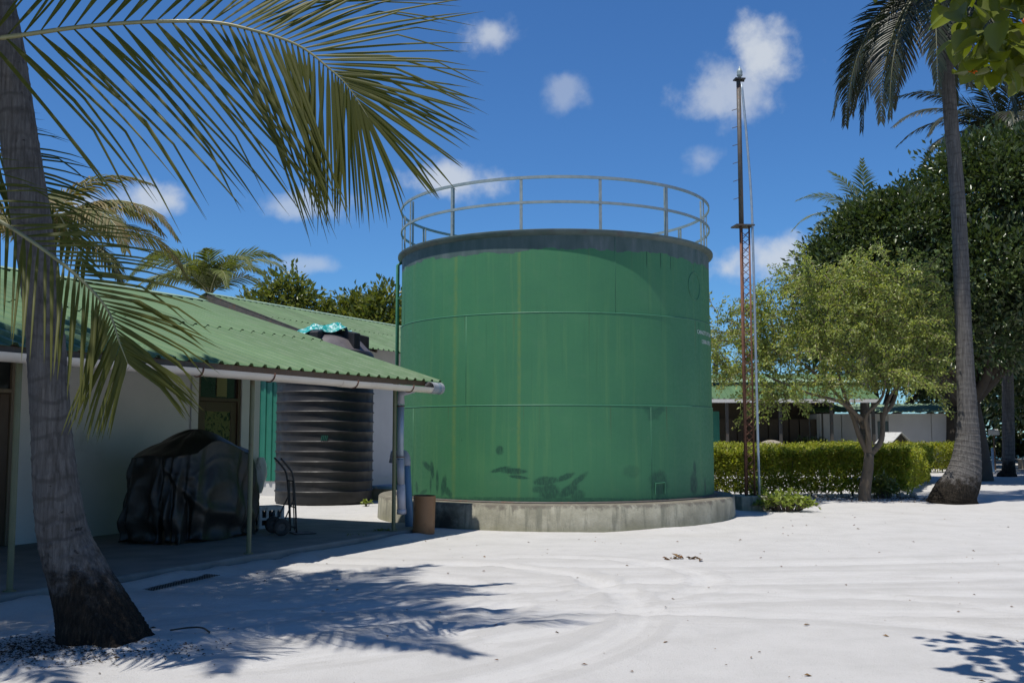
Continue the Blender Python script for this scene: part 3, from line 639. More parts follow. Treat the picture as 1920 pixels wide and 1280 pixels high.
    q = MB(); f3 = lambda phi, z: ((3.0 + .004) * math.cos(TA + phi), (3.0 + .004) * math.sin(TA + phi), z)
    q.tube([f3(1.0 + .078 * math.cos(t), 4.22 + .25 * math.sin(t)) for t in np.linspace(0, 2 * math.pi, 33)[:-1]], .007, 6, closed=True); q.build('manhole_ring', plain, root, True)
    # painted capacity lettering, bent round the shell
    def letters(txt, phi_c, z, size):
        cu = bpy.data.curves.new('lettering', 'FONT'); cu.body = txt; cu.size = size; cu.align_x = 'CENTER'; cu.resolution_u = 2
        o = bpy.data.objects.new('lettering', cu); col.objects.link(o); bpy.context.view_layer.update()
        me = bpy.data.meshes.new_from_object(o.evaluated_get(bpy.context.evaluated_depsgraph_get())); bpy.data.objects.remove(o)
        for v in me.vertices:
            ph = phi_c + v.co.x / 3.0; zz = z + v.co.y; rad = 3.015 + .004; v.co = (rad * math.cos(TA + ph), rad * math.sin(TA + ph), zz)
        me.materials.clear(); link('lettering', me, M['white_paint'], root)
    letters('CAPACITY OF TANK', 1.17, 3.37, .1); letters('125000 LITRES', 1.185, 3.21, .1)
    # concrete plinth
    q = MB(); q.lathe([(3.42, -.15), (3.42, .02), (3.405, .40), (3.385, .425), (3.2, .432), (0, .432)], 72); o = auto(q.build('tank_plinth', M['concrete']), 40)
    o.location = (TC[0], TC[1], 0); tag(o, 'round stained concrete plinth under the green tank', 'plinth')
green_tank()

# ------------------------------------------------------------------ black cistern
def black_cistern():
    root = empty('black_cistern', (-4.32, 23.55, 0), 0, 'tall ribbed black plastic cistern between the two green roofed houses', 'cistern')
    rb = 1.10; prof = [(rb * .985, .02), (rb, .06)]; z = .26; h = 3.4; n = 14; st = (h - .3) / n
    for i in range(n):
        z0 = .28 + i * st
        prof += [(rb - .004, z0 - .07), (rb, z0 - .03), (rb + .004, z0 - .016), (rb + .022, z0 - .008), (rb + .024, z0 + .004), (rb + .008, z0 + .012), (rb - .002, z0 + .03)]
    prof += [(rb, h - .06), (rb - .01, h), (rb - .06, h + .05)]
    q = MB(); q.lathe(prof, 96); q.lathe([(0, .02), (rb * .985, .02)], 96); auto(q.build('body', M['black_plastic'], root), 50)
    q = MB(); q.lathe([(rb - .062, h + .045), (rb - .12, h + .10), (.80, h + .30), (.52, h + .44), (.36, h + .47), (0, h + .48)], 64); T = q.build('shoulder', M['plastic_top'], root, True)
    for k in range(6):                                     # moulded lifting buttresses
        a = k * math.pi / 3 + .42; ca, sa = math.cos(a), math.sin(a)
        b = MB(); b.v = []
        for w in (-.10, .10):
            for r_, z_ in ((1.0, h + .07), (1.0, h + .44), (.62, h + .52), (.40, h + .46)): b.v.append((r_ * ca - w * sa, r_ * sa + w * ca, z_))
        b.f = [(0, 1, 2, 3), (7, 6, 5, 4), (0, 4, 5, 1), (1, 5, 6, 2), (2, 6, 7, 3), (3, 7, 4, 0)]
        bevel(b.build('buttress', M['black_plastic'], root), .02, 2)
    q = MB(); q.lathe([(.36, h + .46), (.36, h + .58), (.33, h + .62), (0, h + .64)], 32); auto(q.build('lid', M['black_plastic'], root))
    # old chalk scribble on the wall
    def scrib(x, z, s):
        q = MB(); 
        for i in range(4):
            x0 = x + i * s * .35; a0 = x0 / 1.11; q.bar((1.108 * math.sin(a0), -1.108 * math.cos(a0), z), (1.108 * math.sin(a0 + .02), -1.108 * math.cos(a0 + .02), z + s), .012)
        q.build('chalk_mark', M['sheet_teal'], root)
    scrib(.12, 1.42, .11)
    # tarpaulin scrap lying over the top
    nu, nv = 34, 22; V = []
    for j in range(nv):
        for i in range(nu):
            x = -.72 + 1.25 * i / (nu - 1); y = -.62 + .85 * j / (nv - 1); r_ = math.hypot(x, y)
            base = h + (.48 if r_ < .4 else .48 - (r_ - .4) * .42 if r_ < .9 else .27 - (r_ - .9) * 1.2); base = max(base, h + .52 - .22 * max(0, -x - .2) - .3 * max(0, -y - .3))
            V.append((x + .03 * math.sin(9 * y), y + .05 * math.sin(6 * x), base + .07 + .045 * math.sin(8 * x + 5 * y) + .03 * math.sin(15 * y - 4 * x) + random.uniform(-.008, .008) + (.07 if r_ < .42 else 0)))
    F = [(j * nu + i, j * nu + i + 1, (j + 1) * nu + i + 1, (j + 1) * nu + i) for j in range(nv - 1) for i in range(nu - 1)]
    o = link('tarpaulin', fast_mesh('tarpaulin', V, F), M['teal_tarp'], None, True); m = o.modifiers.new('thick', 'SOLIDIFY'); m.thickness = .006
    o.location = root.location; tag(o, 'torn turquoise tarpaulin crumpled on top of the black cistern', 'tarpaulin')
black_cistern()

# ------------------------------------------------------------------ lattice mast
def mast():
    bx, by = 4.82, 21.2
    root = empty('lattice_mast', (bx, by, 0), R(8), 'tall thin rusty lattice mast with step pegs and a beacon lamp', 'mast')
    q = MB(); q.span((-.18, -.28, -.1), (.42, .34, .30)); bevel(q.build('concrete_block', M['concrete'], root), .02)
    legs = [(-.02, -.10), (.17, -.10), (.075, .07)]; zt = 5.92
    for i, (x, y) in enumerate(legs):
        MB().tube([(x, y, .25), (x, y, zt)], .026 if i == 0 else .02, 10).build('leg', M['rust'], root, True)
    n = 34; dz = (zt - .5) / n
    for s_, (a, b) in enumerate(((0, 1), (1, 2), (2, 0))):
        for i in range(n):
            z0 = .4 + i * dz; p, q_ = (legs[a], legs[b]) if i % 2 == 0 else (legs[b], legs[a])
            MB().tube([(*p, z0), (*q_, z0 + dz)], .007, 5).build('brace', M['rust'], root)
            if s_ == 0: MB().tube([(*q_, z0), (*p, z0 + dz)], .006, 5).build('brace', M['rust'], root)
    q = MB(); q.span((-.14, -.20, zt), (.26, .16, zt + .03)); q.build('platform', M['dark_steel'], root)
    q = MB(); q.tube([(.02, -.05, zt + .02), (.02, -.05, 9.12)], [.052, .046], 12); P = q.build('pole', M['dark_steel'], root, True)
    for i in range(7):
        z = 6.5 + i * .385 if i < 6 else 8.85
        if i < 6: MB().tube([(-.14, -.05, z), (.06, -.05, z + .07)], .008, 6).build('step_peg', M['iron_black'], P)
    q = MB(); q.span((-.07, -.13, 9.10), (.15, .04, 9.13)); q.span((-.05, -.06, 9.07), (.15, -.03, 9.10)); q.build('head_plate', M['iron_black'], P)
    q = MB(); q.lathe([(.0, 9.13), (.03, 9.13), (.03, 9.17), (.058, 9.19), (.062, 9.22), (.055, 9.24), (.062, 9.27), (.055, 9.3), (.04, 9.34), (.012, 9.36), (.008, 9.40), (0, 9.405)], 16, (.05, -.05, 0)); q.build('beacon_lamp', M['galv'], P, True)
    q = MB(); q.tube(spline([(.075, -.09, 9.0), (.13, -.14, 8.0), (.205, -.16, 6.6), (.225, -.16, 5.2), (.235, -.155, 3), (.25, -.15, .3)], 40), .026, 10); q.build('conduit', M['galv_blue'], root, True)
mast()

# ------------------------------------------------------------------ covered machine, hand truck, crate and odd things by the veranda
def covered_machine():
    c = h2w(4.42, 1.98); nth, nh = 260, 80; V = []; Lx, Ly = .86, .46
    def outline(t, p):
        ct, st = math.cos(t), math.sin(t); e = 2 / p; return math.copysign(abs(ct) ** e, ct), math.copysign(abs(st) ** e, st)
    def top_z(x, y):                                        # lumpy load under the sheet
        xn = x / Lx
        z = 1.36 + .18 * math.exp(-((xn - .02) / .42) ** 2) - .05 * xn * xn - .22 * max(0, -xn - .6) ** 1.2
        return z - .10 * abs(y / Ly) ** 2
    for i in range(nh):
        h = i / (nh - 1)
        for k in range(nth):
            t = 2 * math.pi * k / nth; ox, oy = outline(t, 3.6)
            if h < .72:                                       # hanging skirt
                s = h / .72; drop = 1 - s
                fold = .05 * math.sin(7 * t + 1.2 * math.sin(3 * t) + 1.5 * s) + .045 * math.sin(17 * t + 2 * math.sin(2 * t) + 2 * s) + .03 * (1 - 2 * abs(math.sin(14 * t - 4 * s)))
                diag = .05 * math.sin(5 * t + 7 * s) * math.sin(math.pi * s)
                for (t0, s0, t1, s1, amp, wd) in ((198, .98, 282, .12, .10, 7), (236, .95, 222, .45, .06, 6), (205, .86, 246, .70, .05, 6), (246, .70, 288, .9, .05, 6), (285, .95, 262, .4, .06, 6), (176, .9, 168, .0, .06, 7), (150, .95, 190, .1, .05, 6)):
                    if min(s0, s1) <= s <= max(s0, s1):
                        dt = (math.degrees(t) - (t0 + (t1 - t0) * (s - s0) / (s1 - s0)) + 180) % 360 - 180; fold += amp * math.exp(-(dt / wd) ** 2) * min(1, (max(s0, s1) - s) * 6, (s - min(s0, s1)) * 6 + .2)
                f = 1 + (.12 * drop + .03) * 1 + fold * (.35 + .9 * drop) + diag - .10 * math.exp(-((s - .08) / .10) ** 2)
                x, y = ox * Lx * f, oy * Ly * f * (1 + .1 * drop); zt = top_z(ox * Lx, oy * Ly) - .05
                z = zt * (s ** .92); z = max(z, .012 + .03 * (1 + math.sin(9 * t)) * (s == 0))
            else:
                s = (h - .72) / .28; f = math.cos(s * math.pi / 2) ** .8 if s < 1 else 0
                x, y = ox * Lx * f * 1.03, oy * Ly * f * 1.03; z = top_z(x, y) - .05 * (1 - math.sin(s * math.pi / 2)) - .03 * abs(math.sin(3 * t)) * s * (1 - s) * 2 + .012 * math.sin(11 * x + 6 * y)
            V.append((x, y, z))
    F = [(i * nth + k, i * nth + (k + 1) % nth, (i + 1) * nth + (k + 1) % nth, (i + 1) * nth + k) for i in range(nh - 1) for k in range(nth)]
    Va = np.array(V); th = np.arctan2(Va[:, 1], Va[:, 0]); zz = Va[:, 2]
    rg = .008 * (.5 - np.abs(vnoise(th * 2.2 + zz * 1.7 + 9, zz * 2.6 - th * 1.3 + 9, 17, 1.6)) * 3) + .004 * (.5 - np.abs(vnoise(th * 3 - zz * 2 + 9, zz * 4 + th + 9, 18, 2.4)) * 3)
    rad_ = unit(np.stack([Va[:, 0], Va[:, 1], .6 * zz], -1)); Va = Va + rad_ * rg[:, None]; Va[:, 2] = np.maximum(Va[:, 2], .01); V = Va
    root = empty('covered_machine', (c.x, c.y, .10), HA, 'bulky machine hidden under a draped black plastic sheet on the veranda', 'covered machine')
    o = link('plastic_sheet', fast_mesh('plastic_sheet', V, F), M['tarp'], root, True)
    m = MB(); m.span((-.8, -.4, 0), (.8, .4, .18)); m.build('pallet', M['wood_dark'], root)
covered_machine()
def hand_truck():
    c = h2w(5.3, -.12 + .55)
    c = Vector((-3.36, 15.2, .10)); root = empty('hand_truck', c, R(-62), 'black iron hand truck with two rubber wheels on the veranda edge', 'hand truck')
    # local: +y is the toe plate side, x across
    for s in (-1, 1):
        x = .17 * s
        MB().tube(spline([(x, .13, .03), (x, .10, .5), (x, .06, .86), (x, -.02, 1.0), (x * 1.05, -.13, 1.12)], 16), .014, 8).build('side_rail', M['iron_black'], root, True)
        MB().tube([(x * .55, .118, .06), (x * .55, .08, .78)], .009, 6).build('slat', M['iron_black'], root)
        MB().tube([(x, .095, .55), (x * 1.1, -.10, .13)], .01, 6).build('strut', M['iron_black'], root)
        w = MB(); rr = [(.055, -.03), (.06, -.035), (.105, -.038), (.124, -.02), (.126, 0), (.124, .02), (.105, .038), (.06, .035), (.055, .03)]
        wm = MB().lathe(rr, 24).mesh('tyre'); W = empty('wheel', (x * 1.35, -.11, .127)); W.parent = root; W.rotation_euler = (0, R(90), 0)
        link('tyre', wm, M['rubber'], W, True); MB().lathe([(0, -.02), (.056, -.02), (.058, 0), (.056, .02), (0, .02)], 16).build('rim', M['crate_white'] if False else M['dark_steel'], W)
    MB().tube([(-.25, -.11, .127), (.25, -.11, .127)], .012, 8).build('axle', M['iron_black'], root)
    for z, y in ((.78, .078), (.4, .108), (.1, .125)): MB().tube([(-.17, y, z), (.17, y, z)], .011, 6).build('cross_bar', M['iron_black'], root)
    MB().span((-.2, .12, .005), (.2, .42, .016)).build('toe_plate', M['iron_black'], root)
hand_truck()
def crate():
    c = Vector((-3.86, 16.25, .10)); root = empty('plastic_crate', c, R(35), 'grubby white plastic bottle crate behind the hand truck', 'crate')
    w, d, h = .40, .30, .34
    for s in (-1, 1):
        q = MB(); 
        for (a, b) in ((0, .05), (.13, .17), (.28, .34)): q.span((-w / 2, s * d / 2 - .008, a), (w / 2, s * d / 2 + .008, b))
        for x in (-w / 2 + .02, -.07, .07, w / 2 - .02): q.span((x - .02, s * d / 2 - .006, .0505 if False else .05), (x + .02, s * d / 2 + .006, .28))
        q.build('side_panel', M['crate_white'], root)
        q = MB()
        for (a, b) in ((0, .05), (.13, .17), (.28, .34)): q.span((s * (w / 2 + .006) - .008, -d / 2 + .01, a), (s * (w / 2 + .006) + .008, d / 2 - .01, b))
        for y in (-d / 2 + .03, 0, d / 2 - .03): q.span((s * (w / 2 + .006) - .006, y - .02, .05), (s * (w / 2 + .006) + .006, y + .02, .28))
        q.build('end_panel', M['crate_white'], root)
    MB().span((-w / 2, -d / 2, .004), (w / 2, d / 2, .016)).build('base', M['crate_white'], root)
    for i in range(4):
        for j in range(3):
            x, y = -.14 + i * .093, -.09 + j * .09; b = MB(); b.lathe([(0, .018), (.032, .018), (.034, .16), (.030, .2), (.014, .26), (.013, .31), (.016, .315), (0, .318)], 10, (x, y, 0)); o = b.build('bottle', M['glass_dark'], None, True)
            o.location = c; o.rotation_euler.z = R(35); tag(o, 'dark glass bottle standing in the white crate', 'bottle', 'bottles in the crate')
crate()
def odd_things():
    # open drum: a cut length of brown steel pipe
    q = MB(); q.lathe([(.168, 0), (.172, .01), (.17, .3), (.173, .585), (.164, .585), (.16, .3), (.16, .03), (0, .03)], 40); o = auto(q.build('rubbish_drum', M['drum_brown']), 40)
    o.location = (-1.37, 15.92, gz(-1.37, 15.92) - .01); o.rotation_euler = (R(1.2), R(1.5), 0); tag(o, 'open brown steel drum beside the blue pipe', 'drum')
    # blue pipe with its elbow
    root = empty('blue_pipe', (-1.66, 16.52, 0), 0, 'blue plastic pipe with a grey elbow at its top, standing in the ground', 'pipe')
    MB().tube([(.03, -.03, -.1), (-.06, .06, 1.1)], .07, 18).build('pipe', M['pvc_blue'], root, True)
    MB().tube(spline([(-.058, .058, 1.06), (-.062, .062, 1.17), (-.10, .11, 1.235), (-.17, .17, 1.245)], 14), .076, 18).build('elbow', M['pvc_grey'], root, True)
    MB().tube([(-.16, .165, 1.245), (-.28, .28, 1.245), (-.3, .3, 1.1)], .066, 14).build('pipe_return', M['pvc_grey'], root, True)
    # low tank lid by the second house
    c = (-2.75, 24.6); root = empty('cistern_box', (*c, 0), HA, 'low concrete inspection box with a blue lid near the rear house wall', 'box')
    MB().span((-.5, -.4, -.1), (.9, .4, .26)).build('box_wall', M['concrete'], root); bevel(MB().span((-.54, -.44, .263), (.94, .44, .34)).build('lid', M['blue_lid'], root), .02)
    MB().tube([(-.2, -.5, .1), (-.2, -.5, .42), (-.1, -.5, .48), (.15, -.5, .48)], .035, 8).build('standpipe', M['crate_white'], root, True)
    # plastic bag hung at the wall end
    V = []; n, m = 16, 20
    for j in range(m):
        t = j / (m - 1); r_ = .03 + .10 * math.sin(math.pi * min(1, t * .9 + .08)) ** .8
        for k in range(n): a = 2 * math.pi * k / n; rr = r_ * (1 + .18 * math.sin(3 * a + 5 * t) + .1 * math.sin(7 * a - 9 * t)); V.append((rr * math.cos(a) * .8, rr * math.sin(a), 1.0 - .62 * t))
    F = [(j * n + k, j * n + (k + 1) % n, (j + 1) * n + (k + 1) % n, (j + 1) * n + k) for j in range(m - 1) for k in range(n)] 
    o = link('plastic_bag', fast_mesh('plastic_bag', V, F), M['crate_white'], None, True); p = h2w(7.42, 3.32); o.location = (p.x, p.y, .16); tag(o, 'white plastic bag hanging on the wall corner behind the covered machine', 'bag')
    # plastic drain mesh lying on the sand
    q = MB(); 
    for i in range(26): q.box((-.62 + i * .05, 0, .006), (.007, .26, .006))
    for j in range(6): q.box((0, -.125 + j * .05, .0125), (1.26, .007, .006))
    o = q.build('drain_mesh', M['iron_black']); c = (-3.52, 11.0); o.location = (*c, gz(*c) + .008); o.scale = (.8, .7, .7); o.rotation_euler = (0, R(-1.5), R(66)); tag(o, 'flat strip of black plastic mesh lying on the sand by the veranda', 'mesh')
    # twig by the trunk
    q = MB(); q.tube(spline([(0, 0, .02), (.12, .05, .03), (.24, .03, .035), (.33, -.05, .015)], 14), .007, 6); o = q.build('twig', M['bark_dark'], None, True); o.location = (-2.72, 8.25, gz(-2.72, 8.25)); tag(o, 'thin bent twig on the shaded sand right of the leaning palm trunk', 'twig')
    # rusty post stub and blue marker far right
    q = MB(); q.tube([(0, 0, -.1), (-.02, 0, .98)], .05, 10); q.tube([(-.0125, 0, .62), (-.0135, 0, .66)], .06, 10); o = q.build('marker_post', M['pvc_blue']); o.location = (19.3, 41.0, 0); tag(o, 'thin blue marker post on the sand beyond the hedge', 'post')
odd_things()

# ------------------------------------------------------------------ palms
def tube_trunk(pts, radii, n=26, per=10, seed=0, ring=.005, step=.13, bole=0):
    """palm trunk: spline tube with raised leaf scars, roughened bole"""
    P0 = np.asarray(pts, float); Ld = np.linalg.norm(np.diff(P0, axis=0), axis=1).sum(); m = max(24, int(Ld / .028)) if ring else 24
    P = spline(P0, m); rr = np.interp(np.linspace(0, 1, m), np.linspace(0, 1, len(radii)), radii)
    T = unit(np.gradient(P, axis=0)); U = unit(np.cross(T, np.array([0, 1., 0]))); W = np.cross(T, U); dist = np.concatenate([[0], np.cumsum(np.linalg.norm(np.diff(P, axis=0), axis=1))])
    r0 = np.random.default_rng(seed); ph = r0.random(4) * 6; a = np.linspace(0, 2 * math.pi, n, endpoint=False)
    A, D = np.meshgrid(a, dist)
    saw = ((D + .02 * np.sin(A + ph[0]) + .012 * np.sin(2 * A + D * 3)) / step) % 1
    k = 1 + ring / .16 * (np.exp(-((saw - .1) / .14) ** 2) - .4 * np.exp(-((saw - .35) / .1) ** 2)) * np.clip((D - .5) / .5, .1, 1) + (.018 * np.sin(3 * A + ph[1] + D)) + .012 * np.sin(7 * A + D * 5 + ph[2])
    low = np.exp(-(D / .35) ** 2); k = k + low * (.10 * np.sin(5 * A + ph[3]) + .05 * np.sin(11 * A + ph[1]) + .05 * (r0.random(A.shape) - .5))
    V = P[:, None, :] + (rr[:, None] * k)[:, :, None] * (np.cos(A)[:, :, None] * U[:, None, :] + np.sin(A)[:, :, None] * W[:, None, :])
    idx = np.arange(m * n).reshape(m, n); F = np.stack([idx[:-1], np.roll(idx, -1, 1)[:-1], np.roll(idx, -1, 1)[1:], idx[1:]], -1).reshape(-1, 4)
    return fast_mesh('trunk', V.reshape(-1, 3), F)
DOWN = np.array([0, 0, -1.])
def leaflet_verts(p, d, nrm, L, w, droop, seg=6, kink=None, r0=random):
    """folded blade: returns verts (seg+1)*3 and quads"""
    pos = np.array(p, float); d = unit(d); V = []; st = L / seg
    for i in range(seg + 1):
        s = i / seg; side = unit(np.cross(d, nrm)); nn = unit(np.cross(side, d)); ww = w * (min(1, .35 + s * 5) * (1 - s) ** .5 if s < 1 else 0) + .0008
        V += [pos - side * ww / 2 - nn * ww * .22, pos + nn * 0, pos + side * ww / 2 - nn * ww * .22]
        dd = droop * (.25 + 1.6 * s)
        if kink is not None and i == kink[0]: dd += kink[1]
        d = unit(d + DOWN * dd / seg * 1.5); pos = pos + d * st
    F = []
    for i in range(seg):
        b = i * 3; F += [(b, b + 1, b + 4, b + 3), (b + 1, b + 2, b + 5, b + 4)]
    return V, F
def frond(path, nrm_fn, n, Lmax, w, parent, mats, droop=.35, seg=4, start=.12, hero=False, ang=(62, 28), seed=0, rad=.022, gap=0, bend=0, lprof=None, kinks=.2, sides=(1, -1)):
    """one pinnate palm frond. path: control points; nrm_fn(s)->blade normal"""
    r0 = random.Random(seed); P = spline(path, 60); T = unit(np.gradient(P, axis=0)); m = len(P)
    q = MB(); q.tube(P, np.interp(np.linspace(0, 1, m), [0, .1, .5, 1], [rad * 1.5, rad, rad * .6, rad * .12]), 8)
    fr = q.build('frond', mats[1], parent, True) if hero else None
    V, F = [], []
    if not hero: V = [np.array(v) for v in q.v]; F = [f for f in q.f if len(f) == 4]
    nr = len(F)
    for k in range(n):
        s = start + (1 - start) * (k + .5) / n; i = min(m - 1, int(s * (m - 1))); 
        for sd in sides:
            if r0.random() < gap: continue
            t = T[i]; nn = unit(np.asarray(nrm_fn(s), float)); side = unit(np.cross(t, nn)) * sd
            a = R((ang(s, sd) if callable(ang) else ang[0] + (ang[1] - ang[0]) * s) + r0.uniform(-4, 4)); d = unit(t * math.cos(a) + side * math.sin(a) + nn * r0.uniform(-.06, .10) + DOWN * bend)
            sh = (s - start) / (1 - start); L = Lmax * (lprof(sh) if lprof else (.55 + .45 * math.sin(math.pi * min(1, sh * 1.15 + .05))) * (1 - .55 * max(0, sh - .6) / .4)) * r0.uniform(.88, 1.08)
            kk = (r0.randint(2, max(2, seg - 2)), r0.uniform(.5, 2.2)) if r0.random() < kinks else None
            v, f = leaflet_verts(P[i], d, nn * (1 if sd > 0 else 1), L, w * r0.uniform(.8, 1.15), droop * r0.uniform(.6, 1.4), seg, kk)
            if hero: link('leaflet', fast_mesh('leaflet', v, f), mats[0], fr)
            else:
                b = len(V); V += v; F += [tuple(b + x for x in g) for g in f]
    if not hero:
        me = fast_mesh('frond', V, F); me.materials.append(mats[0]); me.materials.append(mats[1])
        mi = np.zeros(len(me.polygons), np.int32); mi[:nr] = 1; me.polygons.foreach_set('material_index', mi)
        fr = link('frond', me, None, parent)
    return fr
def arch(c, az, e0, e1, L, k=1.3, n=7):
    """path leaving the crown at azimuth az (deg, clockwise from +Y) rising at e0 and ending at e1 degrees"""
    pts = [np.array(c, float)]; st = L / (n - 1)
    for i in range(n - 1):
        s = (i + .5) / (n - 1); e = R(e0 + (e1 - e0) * s ** k); pts.append(pts[-1] + st * np.array([math.sin(R(az)) * math.cos(e), math.cos(R(az)) * math.cos(e), math.sin(e)]))
    return pts
def arch_normal(path, roll=0):
    P = spline(path, 40); T = unit(np.gradient(P, axis=0)); h = unit(np.array([P[-1][0] - P[0][0], P[-1][1] - P[0][1], 0])); side = np.cross(h, [0, 0, 1.])
    def f(s):
        t = T[min(39, int(s * 39))]; n = np.cross(side, t); n = n if n[2] >= -.2 else -n
        return n * math.cos(R(roll)) + side * math.sin(R(roll))
    return f
def palm(name, label, base, trunk_pts, radii, crown, fronds, mats, group=None, Lmax=.9, w=.05, nleaf=46, seg=3, seed=0, droop=.5, nuts=0, hide_trunk=False):
    root = empty(name, base, 0, label, 'palm tree', group); b = np.array(base)
    link('trunk', tube_trunk([np.array(p) - b for p in trunk_pts], radii, seed=seed, n=20), M['palm_bark'], root, True)
    for i, f in enumerate(fronds):
        az, e0, e1, L = f[:4]; L = L * (.86 if name == 'tall_palm' else 1); roll = f[4] if len(f) > 4 else random.uniform(-25, 25); pa = arch(np.array(crown) - b, az, e0, e1, L, f[5] if len(f) > 5 else 1.3)
        frond(pa, arch_normal(pa, roll), nleaf, Lmax, w, root, mats, droop, seg, .1, False, seed=seed * 50 + i, rad=.03, kinks=.12)
    if nuts:
        for k in range(nuts):
            a = k * 2.4; q = MB(); q.lathe([(0, -.13), (.07, -.11), (.105, -.03), (.105, .05), (.06, .12), (0, .14)], 12, (crown[0] - b[0] + .28 * math.cos(a), crown[1] - b[1] + .28 * math.sin(a), crown[2] - b[2] - .28 - .06 * (k % 3))); q.build('coconut', M['leaf_mid'], root, True)
    return root
LOWER_SIDE = 1                                       # side sign of the great frond's lower leaflets
def yard_palms():
    # leaning palm by the veranda
    tp = [(-3.10, 7.92, -.08), (-3.22, 7.92, .25), (-3.33, 7.92, .50), (-3.47, 7.92, .86), (-3.58, 7.92, 1.6), (-3.67, 7.92, 2.45), (-3.81, 7.92, 3.3), (-3.98, 7.92, 4.2), (-4.14, 7.92, 5.0), (-4.5, 7.85, 6.3), (-4.9, 7.72, 7.45)]
    rad = [.33, .27, .225, .185, .148, .142, .145, .14, .135, .13, .13]
    crown = (-4.95, 7.7, 7.5); fr = []
    for i in range(22): fr.append((i * 360 / 11 + (i // 11) * 16, (42, 62)[i // 11] + (i * 7) % 9 - 4, (-12, 12)[i // 11] + (i * 11) % 14 - 7, (3.4, 3.0)[i // 11] + .3 * ((i * 5) % 3 - 1)))
    palm('leaning_palm', 'grey ringed palm trunk leaning left beside the veranda, rooted in a dark fibrous bole', (-3.12, 7.92, 0), tp, rad, crown, fr, (M['palm_leaf'], M['rachis']), Lmax=.95, w=.055, nleaf=60, seed=3, nuts=5)
    # stubby palm standing out of view to the left; its fronds arch across the yard
    b = np.array([-6.2, 6.9, 0.]); root = empty('coconut_palm', tuple(b), 0, 'coconut palm whose long green fronds arch over the veranda roof and yard', 'palm tree')
    link('trunk', tube_trunk([np.array(p) - b for p in ((-6.2, 6.9, -.1), (-6.15, 6.9, .4), (-6.0, 6.95, 2), (-5.75, 7.0, 4.0))], [.34, .24, .17, .16], seed=9, n=20), M['palm_bark'], root, True)
    mats = (M['palm_leaf'], M['rachis'])
    # the great frond across the sky
    path = [(-5.65, 7.2, 4.05), (-4.75, 7.35, 4.45), (-3.95, 7.45, 4.56), (-3.15, 7.52, 4.70), (-2.40, 7.6, 4.76), (-1.98, 7.62, 4.69), (-1.65, 7.64, 4.58), (-1.40, 7.65, 4.39), (-1.26, 7.66, 4.25), (-1.11, 7.67, 4.02)]
    path = [np.array(p) - b for p in path]
    lp = lambda s: np.interp(s, [0, .15, .35, .6, .8, .93, 1], [1.9, 2.05, 1.85, 1.35, 1.08, .95, .8])
    frond(path, lambda s: (-.10, -1, .36 - .25 * s), 92, 1.03, .029, root, mats, .08, 7, .22, True, ang=lambda s, sd: np.interp(s, [.2, .7, .86, .93, 1], [56, 52, 42, 26, 6]) if sd * LOWER_SIDE > 0 else np.interp(s, [.2, .7, .86, .93, 1], [56, 45, 28, 20, 6]), seed=5, rad=.022, lprof=lp, kinks=.42)
    # the lower frond over the roof edge
    path2 = [(-5.6, 7.1, 3.75), (-4.6, 7.02, 3.62), (-3.66, 6.95, 3.12), (-3.10, 6.9, 2.76), (-2.78, 6.88, 2.46), (-2.66, 6.86, 2.20), (-2.60, 6.86, 2.06)]
    path2 = [np.array(p) - b for p in path2]
    frond(path2, lambda s: (.25, -1, .75 - .3 * s), 52, .86, .026, root, mats, .22, 6, .22, True, ang=(56, 34), seed=8, rad=.02, lprof=lambda s: np.interp(s, [0, .3, .7, 1], [.9, 1.1, .9, .6]), kinks=.25)
    path3 = [np.array(p) - b for p in ((-5.65, 7.3, 3.95), (-5.0, 7.75, 4.15), (-4.4, 8.2, 4.0), (-3.95, 8.55, 3.55), (-3.7, 8.75, 3.0))]
    frond(path3, lambda s: (.1, -1, .5), 44, .85, .03, root, mats, .3, 5, .15, False, ang=(58, 30), seed=11, rad=.02)
    # the rest of its crown; last fronds added out of view to shade trunk
    cr = np.array([-5.75, 7.0, 4.05]) - b
    for i, (az, e0, e1, L) in enumerate(((335, 50, -25, 3.4), (300, 40, -30, 3.4), (255, 45, -25, 3.4), (215, 45, -20, 3.2), (175, 50, -10, 3.0), (20, 70, 25, 2.6), (280, 72, 20, 2.6), (130, 72, 30, 2.2), (355, 30, -45, 2.9), (100, 66, 22, 2.8), (118, 60, 14, 3.0), (140, 58, 10, 3.0), (158, 64, 16, 2.8), (85, 72, 30, 2.6))):
        pa = arch(cr, az, e0, e1, L); frond(pa, arch_normal(pa, random.uniform(-20, 20)), 46, .9, .045, root, mats, .45, 4, .12, False, seed=80 + i, rad=.026)
    # high palm beyond the hedge, right
    tp = [(9.95, 23.2, -.1), (10.03, 23.2, .2), (10.2, 23.2, .55), (10.33, 23.2, 1.1), (10.38, 23.2, 2.0), (10.37, 23.2, 3.6), (10.36, 23.2, 6.6), (10.28, 23.2, 8.6), (10.2, 23.2, 10.5), (10.08, 23.2, 12.1)]
    rad = [.54, .47, .40, .30, .22, .185, .165, .157, .152, .15]
    cr = (10.05, 23.2, 12.3)
